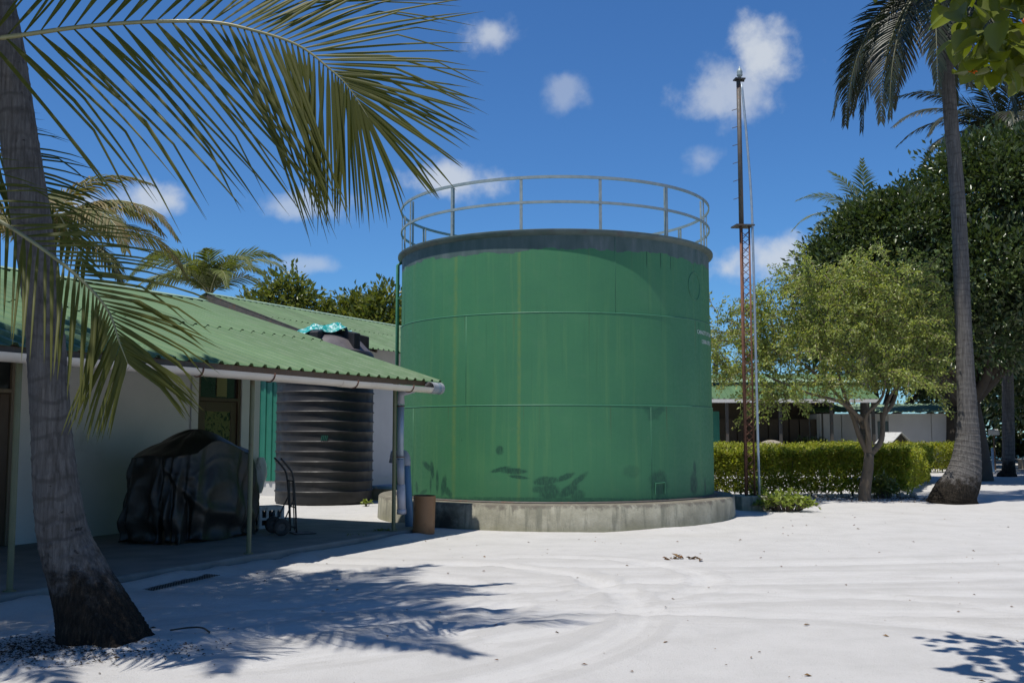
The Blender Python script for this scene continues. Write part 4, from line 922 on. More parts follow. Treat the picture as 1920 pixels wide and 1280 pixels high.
    fr = [(287, 12, -88, 5.0, 60, .45), (266, 5, -89, 5.2, 50, .4), (240, 0, -89, 5.0, 15, .4), (278, 15, -86, 4.6, -20, .45), (252, 0, -89, 4.9, -50, .38), (205, 5, -88, 4.6, -30, .4), (180, -5, -88, 4.2, 0, .4), (150, 5, -88, 4.6, 30, .4), (112, 8, -87, 4.9, -40, .42), (92, 10, -86, 5.0, 40, .45), (125, 20, -80, 4.6, 10, .5), (60, 20, -75, 4.6, 0, .6), (30, 20, -70, 4.6, 0, .6), (0, 20, -70, 4.6, 0, .6), (330, 15, -76, 4.6, 0, .55), (305, 15, -80, 4.8, -40, .5), (268, 50, -30, 4.0), (100, 55, -30, 4.0), (190, 55, -20, 3.4), (20, 65, 0, 3.6), (140, 45, -40, 3.8), (225, 40, -45, 3.8), (72, 12, -84, 4.8, 20, .45)]
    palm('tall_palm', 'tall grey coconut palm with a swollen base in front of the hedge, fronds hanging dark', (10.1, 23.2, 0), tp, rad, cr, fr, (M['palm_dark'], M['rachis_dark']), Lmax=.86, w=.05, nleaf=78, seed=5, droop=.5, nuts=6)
yard_palms()
def far_palms():
    def crownset(n, seed, e_lo=10, e_hi=75, L=3.6):
        r = random.Random(seed); return [(i * 360 / n + r.uniform(-14, 14), r.uniform(e_lo, e_hi), r.uniform(-62, -20), L * r.uniform(.85, 1.12)) for i in range(n)]
    g = 'palms rising behind the roofs and trees'
    def straight(x, y, z, lean=.4): return [(x - lean, y, -.1), (x - lean * .8, y, .5), (x - lean * .4, y, z * .5), (x, y, z)]
    palm('coconut_palm', 'palm with yellowing drooping fronds behind the leaning trunk and the veranda roof', (-12.3, 24.3, 0), straight(-11.6, 24.3, 6.0), [.34, .22, .17, .16], (-11.6, 24.3, 6.1),
         [(95, 50, -62, 4.3, 10), (70, 35, -68, 4.2, -15), (120, 40, -70, 4.0, 20), (45, 60, -50, 4.0), (150, 45, -60, 3.8), (185, 30, -70, 3.6), (10, 55, -40, 3.8), (215, 45, -55, 3.8), (250, 40, -55, 3.8), (290, 45, -50, 3.8), (330, 50, -45, 3.8), (85, 72, -25, 3.6), (110, 15, -76, 3.4, 0)], (M['palm_dry'], M['rachis']), g, .95, .065, 80, seed=12, droop=.7)
    palm('coconut_palm', 'bushy green palm showing above the roof ridges beside the leafy treetops', (-13.9, 45, 0), straight(-13.5, 45, 7.6), [.3, .2, .17, .16], (-13.5, 45, 7.7), [(92, 64, -58, 4.6), (268, 62, -60, 4.6), (285, 74, -40, 4.4), (75, 76, -35, 4.2), (250, 44, -68, 4.0), (108, 42, -68, 3.8), (5, 72, -30, 3.8), (235, 72, -45, 4.0), (130, 70, -50, 3.9), (190, 62, -62, 3.6), (150, 50, -66, 3.6), (215, 48, -66, 3.6), (320, 66, -40, 3.8), (40, 66, -40, 3.8), (170, 80, -10, 3.0), (278, 48, -66, 3.8)], (M['palm_far'], M['rachis']), g, .95, .075, 56, seed=13, droop=.4)
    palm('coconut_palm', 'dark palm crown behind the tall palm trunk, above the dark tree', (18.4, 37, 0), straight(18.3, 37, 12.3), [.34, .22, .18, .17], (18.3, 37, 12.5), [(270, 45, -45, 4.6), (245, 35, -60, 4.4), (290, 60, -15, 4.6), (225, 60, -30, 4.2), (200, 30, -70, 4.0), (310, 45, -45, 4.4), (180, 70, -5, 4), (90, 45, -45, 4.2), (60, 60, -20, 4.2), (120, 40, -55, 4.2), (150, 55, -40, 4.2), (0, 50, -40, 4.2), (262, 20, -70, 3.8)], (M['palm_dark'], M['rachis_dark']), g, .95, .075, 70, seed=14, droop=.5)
    palm('coconut_palm', 'far palm tips poking out above the dark tree beside the mast', (15.7, 46, 0), straight(16.2, 46, 11.0), [.34, .22, .18, .17], (16.2, 46, 11.2), [(270, 55, -30, 3.6), (285, 35, -55, 3.6), (240, 70, 10, 3.2), (200, 82, 40, 3.0), (90, 60, -30, 3.4), (60, 45, -45, 3.2), (120, 50, -40, 3.2), (0, 60, -20, 3.2), (255, 25, -70, 3.2), (180, 55, -30, 3.0)], (M['palm_far'], M['rachis']), g, .8, .06, 40, seed=15, droop=.4)
    palm('coconut_palm', 'small far palm glimpsed just right of the green tank above a roof', (11.6, 58, 0), straight(11.7, 58, 6.2), [.3, .2, .16, .15], (11.7, 58, 6.3), crownset(11, 5, 20, 80, 2.8), (M['palm_far'], M['rachis']), g, .7, .06, 36, seed=16, droop=.4)
far_palms()

# ------------------------------------------------------------------ broadleaf trees and hedges
def leaf_cloud(name, pos, axis, nrm, size, aspect, mat, parent, fold=.25):
    pos = np.asarray(pos); n = len(pos); a = unit(axis); s = unit(np.cross(a, nrm)); up = np.cross(s, a); L = size[:, None]; W = (size * aspect)[:, None]
    V = np.stack([pos, pos + a * L * .45 - s * W * .5 + up * W * fold, pos + a * L - up * L * .08, pos + a * L * .45 + s * W * .5 + up * W * fold], 1).reshape(-1, 3)
    b = np.arange(n)[:, None] * 4; F = np.stack([b + [0, 2, 1], b + [0, 3, 2]], 1).reshape(-1, 3)
    return link(name, fast_mesh(name, V, F), mat, parent)
def crown_points(blobs, clusters, per, sigma, g, inner=.5, low=-.75):
    """leaf positions gathered into clumps spread through the outer part of a set of ellipsoids"""
    vol = np.array([b[3] * b[4] * b[5] for b in blobs]) ** .8; pick = g.choice(len(blobs), clusters, p=vol / vol.sum()); B = np.array(blobs)[pick]
    d = unit(g.normal(size=(clusters, 3))); d[:, 2] = np.where(d[:, 2] < low, -d[:, 2], d[:, 2]); r = inner + (1 - inner) * g.random((clusters, 1)) ** .5
    C = B[:, :3] + d * r * B[:, 3:6]
    k = g.integers(int(per * .5), int(per * 1.5), clusters); idx = np.repeat(np.arange(clusters), k)
    P = C[idx] + g.normal(size=(len(idx), 3)) * sigma * (.6 + .8 * g.random((clusters, 1)))[idx]
    return P, unit(d[idx] * .8 + unit(P - C[idx]) * .9 + g.normal(size=(len(idx), 3)) * .45), C
def limb(q, a, b, r0, r1, wob=.15, n=10, sides=8, g=random):
    a, b = np.array(a, float), np.array(b, float); L = np.linalg.norm(b - a); mid = [a + (b - a) * t + np.array([g.uniform(-1, 1), g.uniform(-1, 1), g.uniform(-.5, .8)]) * wob * L * math.sin(math.pi * t) for t in (.33, .66)]
    q.tube(spline([a, mid[0], mid[1], b], n), np.linspace(r0, r1, n), sides)
def tree(name, label, base, trunk_r, fork_z, blobs, clusters, per, sigma, size, aspect, mat, bark, group=None, seed=1, inner=.5, limbs=8, low=-.75, jit=.5):
    g = np.random.default_rng(seed); rr = random.Random(seed); root = empty(name, base, 0, label, 'tree', group); q = MB(); b = np.array(base)
    bl = [tuple(np.array(x[:3]) - b) + tuple(x[3:]) for x in blobs]; top = np.array([rr.uniform(-.2, .2), rr.uniform(-.2, .2), fork_z])
    q.tube(spline([(0, 0, -.1), (rr.uniform(-.05, .05), 0, fork_z * .4), top], 10), np.linspace(trunk_r * 1.35, trunk_r * .8, 10), 12)
    for i in range(limbs):
        t = bl[i % len(bl)]; e = np.array(t[:3]) + np.array([rr.uniform(-.4, .4) * t[3], rr.uniform(-.4, .4) * t[4], rr.uniform(-.3, .4) * t[5]]); limb(q, top * .96, e, trunk_r * .5, trunk_r * .08, .1, g=rr)
    q.build('trunk', bark, root, True)
    P, A, C = crown_points(bl, clusters, per, sigma, g, inner, low); n = len(P); N = unit(g.normal(size=(n, 3)) * .7 + [0, 0, .9])
    leaf_cloud('crown', P, A, N, size * (1 - jit + 2 * jit * g.random(n)), aspect, mat, root)
    return root
def trees():
    # airy light green tree before the hedge: forked bent stem, twigs, fine leaves
    g = np.random.default_rng(21); rr = random.Random(21); bx, by = 8.25, 24.0
    root = empty('small_tree', (bx, by, 0), 0, 'airy light green small leaved tree with a forked bent trunk before the hedge', 'tree'); q = MB()
    q.tube(spline([(0, 0, -.1), (.02, 0, .3), (.10, 0, .7), (.14, 0, 1.1)], 12), np.linspace(.155, .11, 12), 12)
    forks = [[(.14, 0, 1.05), (-.05, .05, 1.5), (-.25, .1, 2.1), (-.7, .2, 2.7), (-1.5, .2, 3.4)], [(.14, 0, 1.05), (.1, -.1, 1.6), (.05, -.15, 2.0), (.45, -.2, 2.5), (.5, -.3, 3.6)], [(.14, 0, 1.05), (.45, .05, 1.4), (.55, .1, 2.0), (.75, .1, 2.5), (1.3, .15, 3.2)], [(.55, .1, 2.0), (.9, .3, 2.4), (1.1, .5, 3.2), (1.0, .6, 4.4)], [(-.05, -.15, 1.9), (-.6, -.3, 2.3), (-1.4, -.5, 2.5), (-2.4, -.6, 2.9)], [(.05, .05, 1.7), (-.2, .6, 2.5), (-.3, .9, 3.6), (-.2, .8, 4.8)]]
    for i, f in enumerate(forks): q.tube(spline(f, 20), np.linspace(.085 if i < 3 else .055, .016, 20), 8)
    blobs = [(-1.55, 0, 3.55, 1.55, 1.4, 1.25), (-.3, 0, 4.2, 1.6, 1.5, 1.35), (.9, 0, 3.9, 1.35, 1.3, 1.4), (-2.4, 0, 3.0, 1.2, 1.0, 1.15), (.2, -.3, 2.95, 1.6, 1.2, .85), (-1.4, -.3, 2.55, 1.4, 1.0, .6), (1.45, .2, 3.1, .8, .9, .9), (-2.7, 0, 3.9, .9, .8, .9), (-2.0, -.4, 2.3, 1.3, .9, .6), (.9, -.4, 2.6, 1.2, .9, .6), (.4, .2, 4.9, 1.3, 1.2, .9), (1.6, .2, 4.3, .8, .8, 1.0), (-.7, 0, 5.1, 1.5, 1.3, .9), (.9, 0, 5.3, 1.2, 1.2, .8), (-2.0, 0, 4.6, 1.2, 1, .8), (-3.0, -.2, 3.1, .8, .8, .9), (-3.3, 0, 3.9, .8, .8, .9)]
    P_all, A_all = [], []
    nt = 960
    vol = np.array([b[3] * b[4] * b[5] for b in blobs]); pk = g.choice(len(blobs), nt, p=vol / vol.sum())
    for i in pk:                                           # sprays: a twig with leaves along it
        b = blobs[i]; d = unit(g.normal(size=3)); d[2] = abs(d[2]) * .9 - .35; d = unit(d); st = np.array(b[:3]) + d * np.array(b[3:]) * g.uniform(.25, .75); L = g.uniform(.35, .85)
        dirn = unit(d * .9 + g.normal(size=3) * .5 + [0, 0, .15]); pts = [st]
        for j in range(6): pts.append(pts[-1] + dirn * L / 6); dirn = unit(dirn + [0, 0, -.13] + g.normal(size=3) * .13)
        pts = np.array(pts); q.tube(pts, np.linspace(.011, .003, 7), 4)
        m = int(46 * L / .6); t = g.random(m) * 6; k = np.minimum(t.astype(int), 5); p = pts[k] + (pts[k + 1] - pts[k]) * (t - k)[:, None]
        P_all.append(p + g.normal(size=(m, 3)) * .05); A_all.append(unit((pts[k + 1] - pts[k]) * 6 + g.normal(size=(m, 3)) * .75))
    q.build('trunk', M['bark_tree'], root, True); P = np.vstack(P_all); A = np.vstack(A_all); n = len(P)
    leaf_cloud('crown', P, A, unit(g.normal(size=(n, 3)) + [0, 0, .6]), .055 + .06 * g.random(n), .42, M['leaf_light'], root)
    # the great dark tree and its neighbours
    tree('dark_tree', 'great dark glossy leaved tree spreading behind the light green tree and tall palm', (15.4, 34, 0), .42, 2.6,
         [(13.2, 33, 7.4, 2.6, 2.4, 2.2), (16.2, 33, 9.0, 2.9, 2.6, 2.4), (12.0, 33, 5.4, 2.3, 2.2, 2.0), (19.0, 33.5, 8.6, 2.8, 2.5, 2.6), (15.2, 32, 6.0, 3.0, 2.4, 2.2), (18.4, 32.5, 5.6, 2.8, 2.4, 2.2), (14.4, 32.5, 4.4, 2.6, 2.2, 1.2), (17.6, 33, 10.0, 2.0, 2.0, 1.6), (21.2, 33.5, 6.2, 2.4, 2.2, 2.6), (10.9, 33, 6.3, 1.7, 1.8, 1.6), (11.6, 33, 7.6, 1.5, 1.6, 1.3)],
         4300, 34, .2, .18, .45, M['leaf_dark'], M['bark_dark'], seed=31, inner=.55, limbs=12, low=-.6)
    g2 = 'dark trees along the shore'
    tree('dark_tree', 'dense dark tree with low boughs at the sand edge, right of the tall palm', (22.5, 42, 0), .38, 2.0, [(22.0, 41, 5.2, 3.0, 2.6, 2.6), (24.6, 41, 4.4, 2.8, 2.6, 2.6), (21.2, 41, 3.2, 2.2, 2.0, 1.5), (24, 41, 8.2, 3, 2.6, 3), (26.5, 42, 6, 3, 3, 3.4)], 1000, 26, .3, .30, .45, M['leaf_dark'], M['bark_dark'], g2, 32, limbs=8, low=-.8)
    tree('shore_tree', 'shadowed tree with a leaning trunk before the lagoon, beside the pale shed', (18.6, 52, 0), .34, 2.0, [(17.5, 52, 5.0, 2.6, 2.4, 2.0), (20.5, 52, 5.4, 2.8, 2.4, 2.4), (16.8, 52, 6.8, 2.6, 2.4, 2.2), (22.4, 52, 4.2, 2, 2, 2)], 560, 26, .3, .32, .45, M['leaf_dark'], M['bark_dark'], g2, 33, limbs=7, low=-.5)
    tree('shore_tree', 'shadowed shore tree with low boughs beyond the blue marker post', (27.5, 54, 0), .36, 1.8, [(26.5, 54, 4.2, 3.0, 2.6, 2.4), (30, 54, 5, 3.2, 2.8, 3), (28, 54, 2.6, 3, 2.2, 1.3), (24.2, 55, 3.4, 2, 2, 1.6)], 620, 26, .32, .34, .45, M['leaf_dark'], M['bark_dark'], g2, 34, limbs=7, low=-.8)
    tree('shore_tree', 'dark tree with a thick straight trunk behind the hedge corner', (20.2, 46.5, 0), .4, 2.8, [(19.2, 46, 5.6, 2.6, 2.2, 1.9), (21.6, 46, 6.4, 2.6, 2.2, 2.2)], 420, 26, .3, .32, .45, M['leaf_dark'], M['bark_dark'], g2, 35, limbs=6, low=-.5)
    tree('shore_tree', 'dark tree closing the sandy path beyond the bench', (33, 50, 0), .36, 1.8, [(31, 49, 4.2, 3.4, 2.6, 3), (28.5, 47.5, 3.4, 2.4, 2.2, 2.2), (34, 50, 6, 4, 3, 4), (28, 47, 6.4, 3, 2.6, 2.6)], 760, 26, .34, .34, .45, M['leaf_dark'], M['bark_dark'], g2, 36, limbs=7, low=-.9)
    # treetops behind the roofs, left
    gl = 'treetops behind the roof ridges'
    for i, (x, y, ztop, rx, lab) in enumerate(((-9.6, 43, 8.1, 1.9, 'leafy tree rising highest behind the rear house ridge, beside the bushy palm'), (-7.0, 44, 7.4, 1.7, 'low rounded leafy treetop behind the rear house ridge, next to the highest one'), (-5.4, 43, 7.6, 1.5, 'narrow leafy treetop peaking behind the middle of the rear house ridge'), (-4.0, 44, 7.35, 1.6, 'leafy treetop behind the rear house ridge, touching the green tank'), (-11.6, 44, 7.0, 1.6, 'leafy treetop half hidden by the bushy palm behind the ridges'))):
        tree('broadleaf_tree', lab, (x, y, 0), .22, 2.6, [(x, y, ztop - 1.3, rx * .8, 1.4, 1.3), (x - rx * .55, y, ztop - 1.9, rx * .7, 1.2, 1.2), (x + rx * .6, y, ztop - 2.0, rx * .7, 1.2, 1.1), (x, y, ztop - 3.0, rx, 1.5, 1.4), (x + rx * .15, y, ztop - .45, rx * .3, .6, .6)], 330, 22, .22, .24, .5, M['leaf_mid'], M['bark_dark'], gl, 40 + i, inner=.4, limbs=6)
trees()
def hedge(label, a, b, h, depth, n, seed, wob=.05):
    g = np.random.default_rng(seed); A, B = np.array(a), np.array(b); L = np.linalg.norm(B - A); rz = math.atan2(B[1] - A[1], B[0] - A[0])
    root = empty('hedge', (*a, 0), rz, label, 'hedge'); u = g.random(n); face = g.random(n); x = u * L; y = np.zeros(n); z = np.zeros(n)
    top = h + wob * (vnoise(x, x * 0 + seed, seed, 1.1) * 2) + .045 * g.normal(size=n)
    f = face < .5; y[f] = -depth / 2 + np.abs(g.normal(size=f.sum())) * .09; z[f] = .16 + (top[f] - .16) * g.random(f.sum()) ** .85
    t = (face >= .5) & (face < .8); y[t] = (g.random(t.sum()) - .5) * depth; z[t] = top[t] - np.abs(g.normal(size=t.sum())) * .06
    k = face >= .8; y[k] = (g.random(k.sum()) - .5) * depth; z[k] = .2 + (top[k] - .2) * g.random(k.sum())
    dent = .32 * np.clip(vnoise(x, z, seed + 3, 2.3) + .12, 0, 1) + .2 * np.clip(vnoise(x, z, seed + 5, 5.1), 0, 1); y += (.06 * np.sin(x * 3.1 + seed) + dent) * (y < 0); z -= .08 * (z < .5) * (1 - z); P = np.stack([x, y, z], -1) + g.normal(size=(n, 3)) * .02
    out = np.zeros((n, 3)); out[f] = [0, -1, .3]; out[t] = [0, -.2, 1]; axis = unit(out * .7 + g.normal(size=(n, 3)) * .7)
    leaf_cloud('foliage', P, axis, unit(g.normal(size=(n, 3)) + [0, -.3, .8]), .055 + .05 * g.random(n), .55, M['leaf_hedge'], root)
    for i in range(int(L / .32)):
        s = MB(); xx = .15 + i * .32 + random.uniform(-.08, .08)
        for j in range(3): s.tube([(xx, random.uniform(-.1, .1), -.05), (xx + random.uniform(-.15, .15), random.uniform(-depth * .4, .2), h * .8)], [.016, .006], 5)
        s.build('stem', M['bark_dark'], root)
    return root
hedge('clipped yellow green hedge running from the mast to the tall palm', (4.6, 25.7), (10.0, 26.2), 1.10, .95, 32000, 51)
hedge('far yellow green hedge row in front of the shaded buildings', (8.0, 40.5), (14.6, 42.0), 1.12, 1.0, 9000, 52)
hedge('yellow green side hedge running back behind the tall palm base', (10.1, 27.2), (13.2, 33.5), 1.06, 1.0, 15000, 53)
hedge('yellow green hedge end standing by open sand right of the tall palm', (14.7, 39.8), (18.9, 42.2), 1.1, 1.0, 9000, 54)
def low_shrub(name, label, c, r, h, n, seed, mat, leaf=.09):
    g = np.random.default_rng(seed); root = empty(name, (*c, gz(*c)), 0, label, 'shrub'); P, A = [], []; q = MB()
    for i in range(n):
        a = g.uniform(0, 2 * math.pi); rad = r * g.random() ** .5; e = np.array([rad * math.cos(a), rad * math.sin(a) * .7, h * (1 - (rad / r) ** 2 * .75) * g.uniform(.55, 1)]); st = np.array([e[0] * .35, e[1] * .35, 0])
        pts = spline([st, (st + e) / 2 + [0, 0, .08], e], 8); q.tube(pts, np.linspace(.008, .003, 8), 4)
        for k in range(9):
            t = g.uniform(.35, 1); p = pts[int(t * 7)]; P.append(p); A.append(unit(g.normal(size=3) * .8 + unit(e - st) * .7))
    q.build('stem', M['bark_tree'], root); P = np.array(P); m = len(P); leaf_cloud('foliage', P, np.array(A), unit(g.normal(size=(m, 3)) * .6 + [0, 0, 1]), leaf * (.7 + .7 * g.random(m)), .5, mat, root); return root
low_shrub('leafy_shrub', 'bright green leafy shrub sprawling at the foot of the lattice mast', (5.55, 20.75), .72, .5, 130, 61, M['leaf_shrub'], .085)
low_shrub('leafy_shrub', 'thin upright green shrub against the mast conduit', (5.12, 21.25), .22, .85, 40, 62, M['leaf_shrub'], .08)
for i_, (x_, y_) in enumerate(((22.3, 57), (25.2, 57.5), (28.2, 58), (31, 58))):
    tag(low_shrub('shore_bush', ('dark shore bush below the leaning shore tree', 'dark shore bush behind the plank bench', 'dark shore bush between the bench and the far shore tree', 'dark shore bush at the end of the sandy path')[i_], (x_, y_), 1.9, 2.6, 190, 90 + i_, M['leaf_dark'], .3), group='bushes along the shore')
low_shrub('garden_plant', 'weedy plant growing against the hedge beside the tall palm', (9.1, 25.0), .4, .75, 50, 63, M['leaf_mid'], .14)
low_shrub('weed', 'small weed at the foot of the rear house wall by the cistern', (-3.15, 22.35), .12, .16, 10, 64, M['leaf_shrub'], .06)
low_shrub('weed', 'dark weeds in the pavement edge beside the end post', (-1.95, 15.75), .3, .09, 26, 65, M['leaf_mid'], .05)
low_shrub('weed', 'scrap of weeds on the shaded pavement edge left of the drum', (-2.3, 15.1), .3, .07, 18, 66, M['leaf_mid'], .05)
def edging():
    # low rubble border under the hedge
    rr = random.Random(4)
    for i in range(26):
        x = 5.2 + i * .19 + rr.uniform(-.05, .05); y = 25.05 + (x - 5) * .07 + rr.uniform(-.05, .05); s = rr.uniform(.06, .12); q = MB(); q.lathe([(0, -s * .6), (s * .8, -s * .4), (s, 0), (s * .7, s * .5), (0, s * .62)], 7); o = q.build('border_stone', M['stone']); o.location = (x, y, s * .35); o.rotation_euler = (rr.uniform(-.3, .3), rr.uniform(-.3, .3), rr.uniform(0, 6)); tag(o, 'pale rubble stone edging the bed under the long hedge', 'stone', 'stones edging the hedge bed')
edging()

# ------------------------------------------------------------------ overhanging branch, upper right
def flowering_tree():
    g = np.random.default_rng(71); rr = random.Random(71); b = np.array([6.6, 5.6, 0.])
    root = empty('flowering_tree', tuple(b), 0, 'broad leaved tree with orange flowers, its bough hanging into the upper right', 'tree'); q = MB()
    q.tube(spline([(0, 0, -.1), (-.1, .1, 1.4), (-.4, .3, 2.9)], 12), np.linspace(.26, .17, 12), 12)
    ends = [(3.3, 6.7, 4.5), (3.9, 7.0, 4.75), (3.6, 6.2, 4.9), (4.6, 6.9, 4.6), (5.2, 6.0, 5.4), (7.6, 5.0, 5.2), (6.4, 4.0, 5.0), (2.5, 6.5, 4.95), (2.0, 6.3, 5.05), (2.2, 5.8, 5.2)]
    for e in ends: limb(q, (-.38, .3, 2.8), np.array(e) - b, .08, .012, .06, g=rr)
    q.build('trunk', M['bark_tree'], root, True)
    # broad leaf: pointed oval, cupped along its midrib
    def leaf_mesh(cup, curl):
        V, F = [], []; n = 6
        for i in range(n + 1):
            s = i / n; w = .42 * math.sin(math.pi * (s ** .72)) ** .8 * (1 if s < 1 else 0) + .002; z = -curl * s * s
            V += [(-w, s, z + cup * w), (-w * .5, s, z + cup * w * .35), (0, s, z), (w * .5, s, z + cup * w * .35), (w, s, z + cup * w)]
        for i in range(n):
            for k in range(4): F.append((i * 5 + k, i * 5 + k + 1, (i + 1) * 5 + k + 1, (i + 1) * 5 + k))
        me = fast_mesh('leaf', V, F); me.materials.append(M['leaf_big']); me.polygons.foreach_set('use_smooth', np.ones(len(me.polygons), bool)); return me
    kinds = [leaf_mesh(.25, .12), leaf_mesh(.45, .25), leaf_mesh(.1, .35), leaf_mesh(.6, .05)]
    blobs = [(3.34, 6.7, 4.22, .34, .4, .26, 74), (3.7, 6.8, 4.38, .42, .4, .42, 92), (3.2, 6.65, 4.56, .3, .35, .2, 26), (4.2, 6.8, 4.75, .6, .5, .5, 60), (2.62, 6.62, 4.74, .3, .3, .10, 14), (3.0, 6.5, 5.0, .45, .5, .2, 26), (2.25, 6.5, 5.05, .42, .55, .22, 62), (2.7, 6.05, 5.15, .5, .6, .25, 60), (2.05, 5.75, 5.2, .35, .35, .2, 34)]
    cnt = 0
    for (x, y, z, rx, ry, rz, n) in blobs:
        for k in range(n):
            d = unit(g.normal(size=3)); p = np.array([x, y, z]) + d * np.array([rx, ry, rz]) * g.random() ** .4 - b; L = g.uniform(.10, .21)
            ax = unit(np.array([d[0] * .7, d[1] * .7, -.55]) + g.normal(size=3) * .45); nn = unit(g.normal(size=3) * .5 + [0, -.3, 1]); X = unit(np.cross(ax, nn)); Z = np.cross(X, ax)
            o = bpy.data.objects.new('leaf', kinds[cnt % 4]); col.objects.link(o); o.parent = root; cnt += 1
            o.matrix_local = Matrix(((X[0] * L, ax[0] * L, Z[0] * L, p[0]), (X[1] * L, ax[1] * L, Z[1] * L, p[1]), (X[2] * L, ax[2] * L, Z[2] * L, p[2]), (0, 0, 0, 1)))
    for (x, y, z) in ((3.13, 6.7, 4.06), (3.44, 6.55, 4.33), (3.62, 6.6, 4.50)):
        q = MB()
        for k in range(6):
            a = k * math.pi / 3; ca, sa = math.cos(a), math.sin(a); bb = len(q.v); q.v += [(0, 0, 0), (.022 * ca - .014 * sa, .022 * sa + .014 * ca, -.02), (.045 * ca, .045 * sa, -.015), (.022 * ca + .014 * sa, .022 * sa - .014 * ca, -.02)]; q.f.append((bb, bb + 1, bb + 2, bb + 3))
        o = q.build('flower', M['petal'], root); o.location = Vector((x, y, z)) - Vector(b); o.rotation_euler = (R(60), R(20), 0)
    n = 2600; P = np.array([7.0, 5.0, 5.6]) - b + unit(g.normal(size=(n, 3))) * (g.random((n, 1)) ** .5) * [2.2, 1.6, 1.1]
    leaf_cloud('crown', P, unit(g.normal(size=(n, 3)) + [0, 0, -.4]), unit(g.normal(size=(n, 3)) * .6 + [0, 0, 1]), .12 + .09 * g.random(n), .7, M['leaf_big'], root)
flowering_tree()

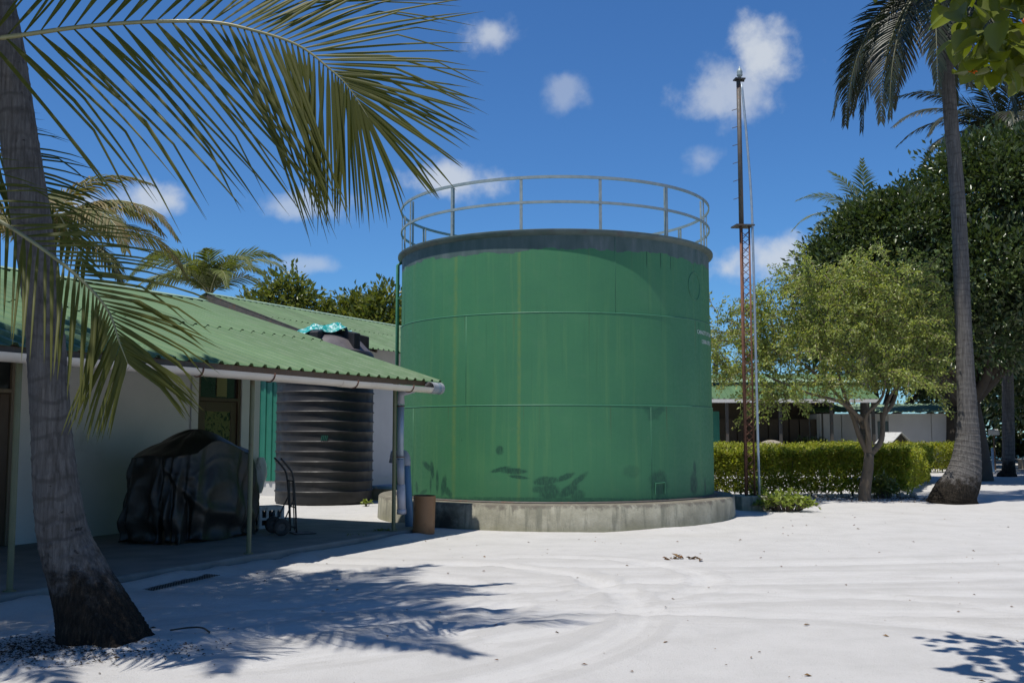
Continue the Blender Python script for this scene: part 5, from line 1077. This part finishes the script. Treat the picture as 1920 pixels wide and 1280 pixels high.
# ------------------------------------------------------------------ buildings and odds beyond the hedge
def background():
    # long shed with green roof
    root = empty('garden_shed', (6.5, 44, 0), 0, 'long dark open shed with a pale green roof, behind the far hedge', 'shed')
    e = 3.02; rf = empty('roof', (0, 0, 0)); rf.parent = root
    sh = corrugated('roof_sheet', 1.0, 3.6, M['roof_green'], .25); sl = R(20)
    for i in range(9): inst('roof_sheet', sh, rf, (.2 + i * 1.0, -.5, e + .002 * (i % 2)), (sl, 0, 0))
    MB().box((4.7, 1.4, e + .88), (9, .5, .02), rot=Matrix.Rotation(sl, 3, 'X')).build('flashing', M['roof_cap'], rf)
    sh2 = corrugated('roof_sheet', 1.0, 3.6, M['roof_green'], .25)
    for i in range(9): inst('roof_sheet', sh2, rf, (1.2 + i * 1.0, 6.26, e + .002 * (i % 2)), (sl, 0, math.pi))
    MB().span((.2, -.52, e - .16), (9.2, -.46, e - .01)).build('fascia', M['wall_white'], root)
    MB().span((.3, 4.9, 0), (9, 5.05, e + .3)).build('back_wall', M['iron_black'] if False else M['wood_dark'], root)
    MB().span((.3, .2, 0), (2.5, .3, 2.5)).build('sheet_wall', M['sheet_teal'], root)
    for x in (.3, 2.7, 5.0, 7.2, 9.0): MB().span((x, -.2, 0), (x + .12, -.08, e - .05)).build('post', M['dark_steel'], root)
    for i in range(12):
        x = 3.0 + i * .48; q = MB(); q.span((x, 3.2, 0), (x + .42, 3.25, 2.2)); q.build('wall_board', M['wood_dark'], root)
    # pale clad outbuilding
    root = empty('clad_outbuilding', (14.2, 47, 0), R(-4), 'low grey panelled outbuilding seen under the light green tree', 'outbuilding')
    for i, (x0, x1) in enumerate(((0, .95), (1.0, 1.9), (1.95, 2.6), (3.1, 5.0), (5.03, 6.0))): MB().span((x0, 0, .1), (x1, .06, 2.45)).build('wall_panel', M['wall_far'], root)
    MB().span((2.6, .04, .9), (3.1, .05, 2.1)).build('window', M['glass_dark'], root); MB().span((2.6, 0, .1), (3.1, .05, .9)).build('wall_panel', M['wall_far'], root)
    MB().span((-.1, .061, .1), (6.0, 3.0, 2.44)).build('inner_walls', M['wall_white'], root)
    sh = corrugated('roof_sheet', 1.0, 4, M['roof_cap'], .25)
    for i in range(7): inst('roof_sheet', sh, root, (-.5 + i, -.5, 2.5 + .002 * (i % 2)), (R(7), 0, 0))
    for x in (0, 2.62, 5.9): MB().span((x, -.4, 0), (x + .07, -.33, 2.46)).build('post', M['dark_steel'], root)
    # little gabled well cover
    root = empty('well_cover', (15.9, 42.5, 0), R(20), 'tiny brown gabled wooden cover with a pale roof behind the hedge', 'well cover')
    MB().span((-.42, -.4, 0), (.42, .4, 1.15)).build('box_wall', M['wood_frame'], root)
    q = MB(); q.v = [(-.42, -.4, 1.152), (.42, -.4, 1.152), (0, -.4, 1.5), (-.42, .4, 1.152), (.42, .4, 1.152), (0, .4, 1.5)]; q.f = [(0, 1, 2), (5, 4, 3), (0, 3, 4, 1), (1, 4, 5, 2), (0, 2, 5, 3)]; q.build('gable', M['wood_dark'], root)
    for s in (-1, 1): MB().box((s * .28, 0, 1.36), (.72, 1.0, .03), rot=Matrix.Rotation(s * R(39.6), 3, 'Y')).build('roof_board', M['crate_white'], root)
    # beach shed before the water
    root = empty('beach_hut', (18.6, 47.8, 0), R(6), 'small dark flat roofed hut at the shore among tree trunks', 'hut')
    MB().span((0, 0, 0), (3.0, 2, 1.5)).build('wall', M['stone'], root); MB().span((-.2, -.2, 1.502), (3.2, 2.2, 1.62)).build('roof', M['dark_steel'], root); MB().span((2.0, -.06, .2), (2.8, -.02, 1.1)).build('cloth', M['teal_tarp'], root)
    # rounded upturned boat / mound
    q = MB(); V = []
    for i in range(13):
        t = i / 12; x = -1.0 + 2 * t; w = .45 * math.sin(math.pi * t) ** .6 + .01; hgt = 1.28 * math.sin(math.pi * t) ** .35
        for k in range(11): a = math.pi * k / 10; q.v.append((x, w * math.cos(a), hgt * (.15 + .85 * math.sin(a)) if 0 < i < 12 else .2))
    for i in range(12):
        for k in range(10): q.f.append((i * 11 + k, i * 11 + k + 1, (i + 1) * 11 + k + 1, (i + 1) * 11 + k))
    o = q.build('boulder', M['stone'], None, True); o.location = (10.9, 42.9, 0); tag(o, 'rounded pale boulder showing over the far hedge', 'boulder')
    # timber stack and dark scrub under the shed
    low_shrub('dark_scrub', 'dark scrub heap in front of the panelled outbuilding', (13.3, 45.0), 1.5, 1.8, 150, 81, M['leaf_dark'], .2)
    low_shrub('dark_scrub', 'dark scrub between the shed and the panelled outbuilding', (12.0, 46.4), 1.2, 1.5, 120, 82, M['leaf_dark'], .2)
    # bench far right in the shade
    root = empty('bench', (23.2, 44.5, 0), R(4), 'low pale plank bench in the shade of the dark trees', 'bench')
    for z, y in ((.42, 0), (.42, .22)): MB().span((-1.2, y - .1, z), (1.2, y + .08, z + .04)).build('seat_plank', M['crate_white'], root)
    for x in (-1, 1): MB().span((x - .06, -.08, 0), (x + .06, .28, .42)).build('leg', M['stone'], root)
    root = empty('notice_board', (20.6, 43.6, 0), R(-15), 'small pale notice box on a dark post under the dark trees', 'sign')
    MB().tube([(0, 0, -.1), (0, 0, 1.5)], .04, 8).build('post', M['wood_dark'], root); q = MB().box((0, -.05, 1.6), (.42, .12, .22), rot=Matrix.Rotation(R(20), 3, 'X')); q.build('board', M['crate_white'], root)
background()

# ------------------------------------------------------------------ litter
def litter():
    g = np.random.default_rng(91)
    def scatter(name, label, X, Y, size, mat=M['litter']):
        n = len(X); Z = ground_height(X[None], Y[None])[0] + .006 + .006 * g.random(n); P = np.stack([X, Y, Z], -1); ax = g.normal(size=(n, 3)) * [1, 1, .12]
        o = leaf_cloud(name, P, unit(ax), unit(g.normal(size=(n, 3)) * .25 + [0, 0, 1]), size, .45, mat, None, .3); tag(o, label, 'litter', kind='stuff'); return o
    n = 560; X = g.uniform(-3, 9, n); Y = g.uniform(6.5, 24, n); k = (np.hypot(X - TC[0], Y - TC[1]) > 3.6) & ~((X < -1.3) & (Y > 13)); scatter('leaf_litter', 'small dry leaves strewn over the white sand', X[k], Y[k], .010 + .055 * g.random(k.sum()) ** 3)
    n = 2600; a = g.normal(size=n) * .5 - 3.5; b = g.normal(size=n) * .24 + 7.6; scatter('trunk_litter', 'dark fibrous litter heaped round the leaning palm base', a, b, .008 + .028 * g.random(n), M['litter_dark'])
    n = 900; X = g.uniform(5.6, 10.4, n); Y = 24.6 + g.normal(size=n) * .5; scatter('hedge_litter', 'fallen leaves in the shade along the hedge foot', X, Y, .03 + .05 * g.random(n))
    n = 26; X = 2.1 + g.normal(size=n) * .13; Y = 13.0 + g.normal(size=n) * .1; scatter('straw_tuft', 'tuft of dry straw lying on the open sand', X, Y, .05 + .08 * g.random(n))
litter()
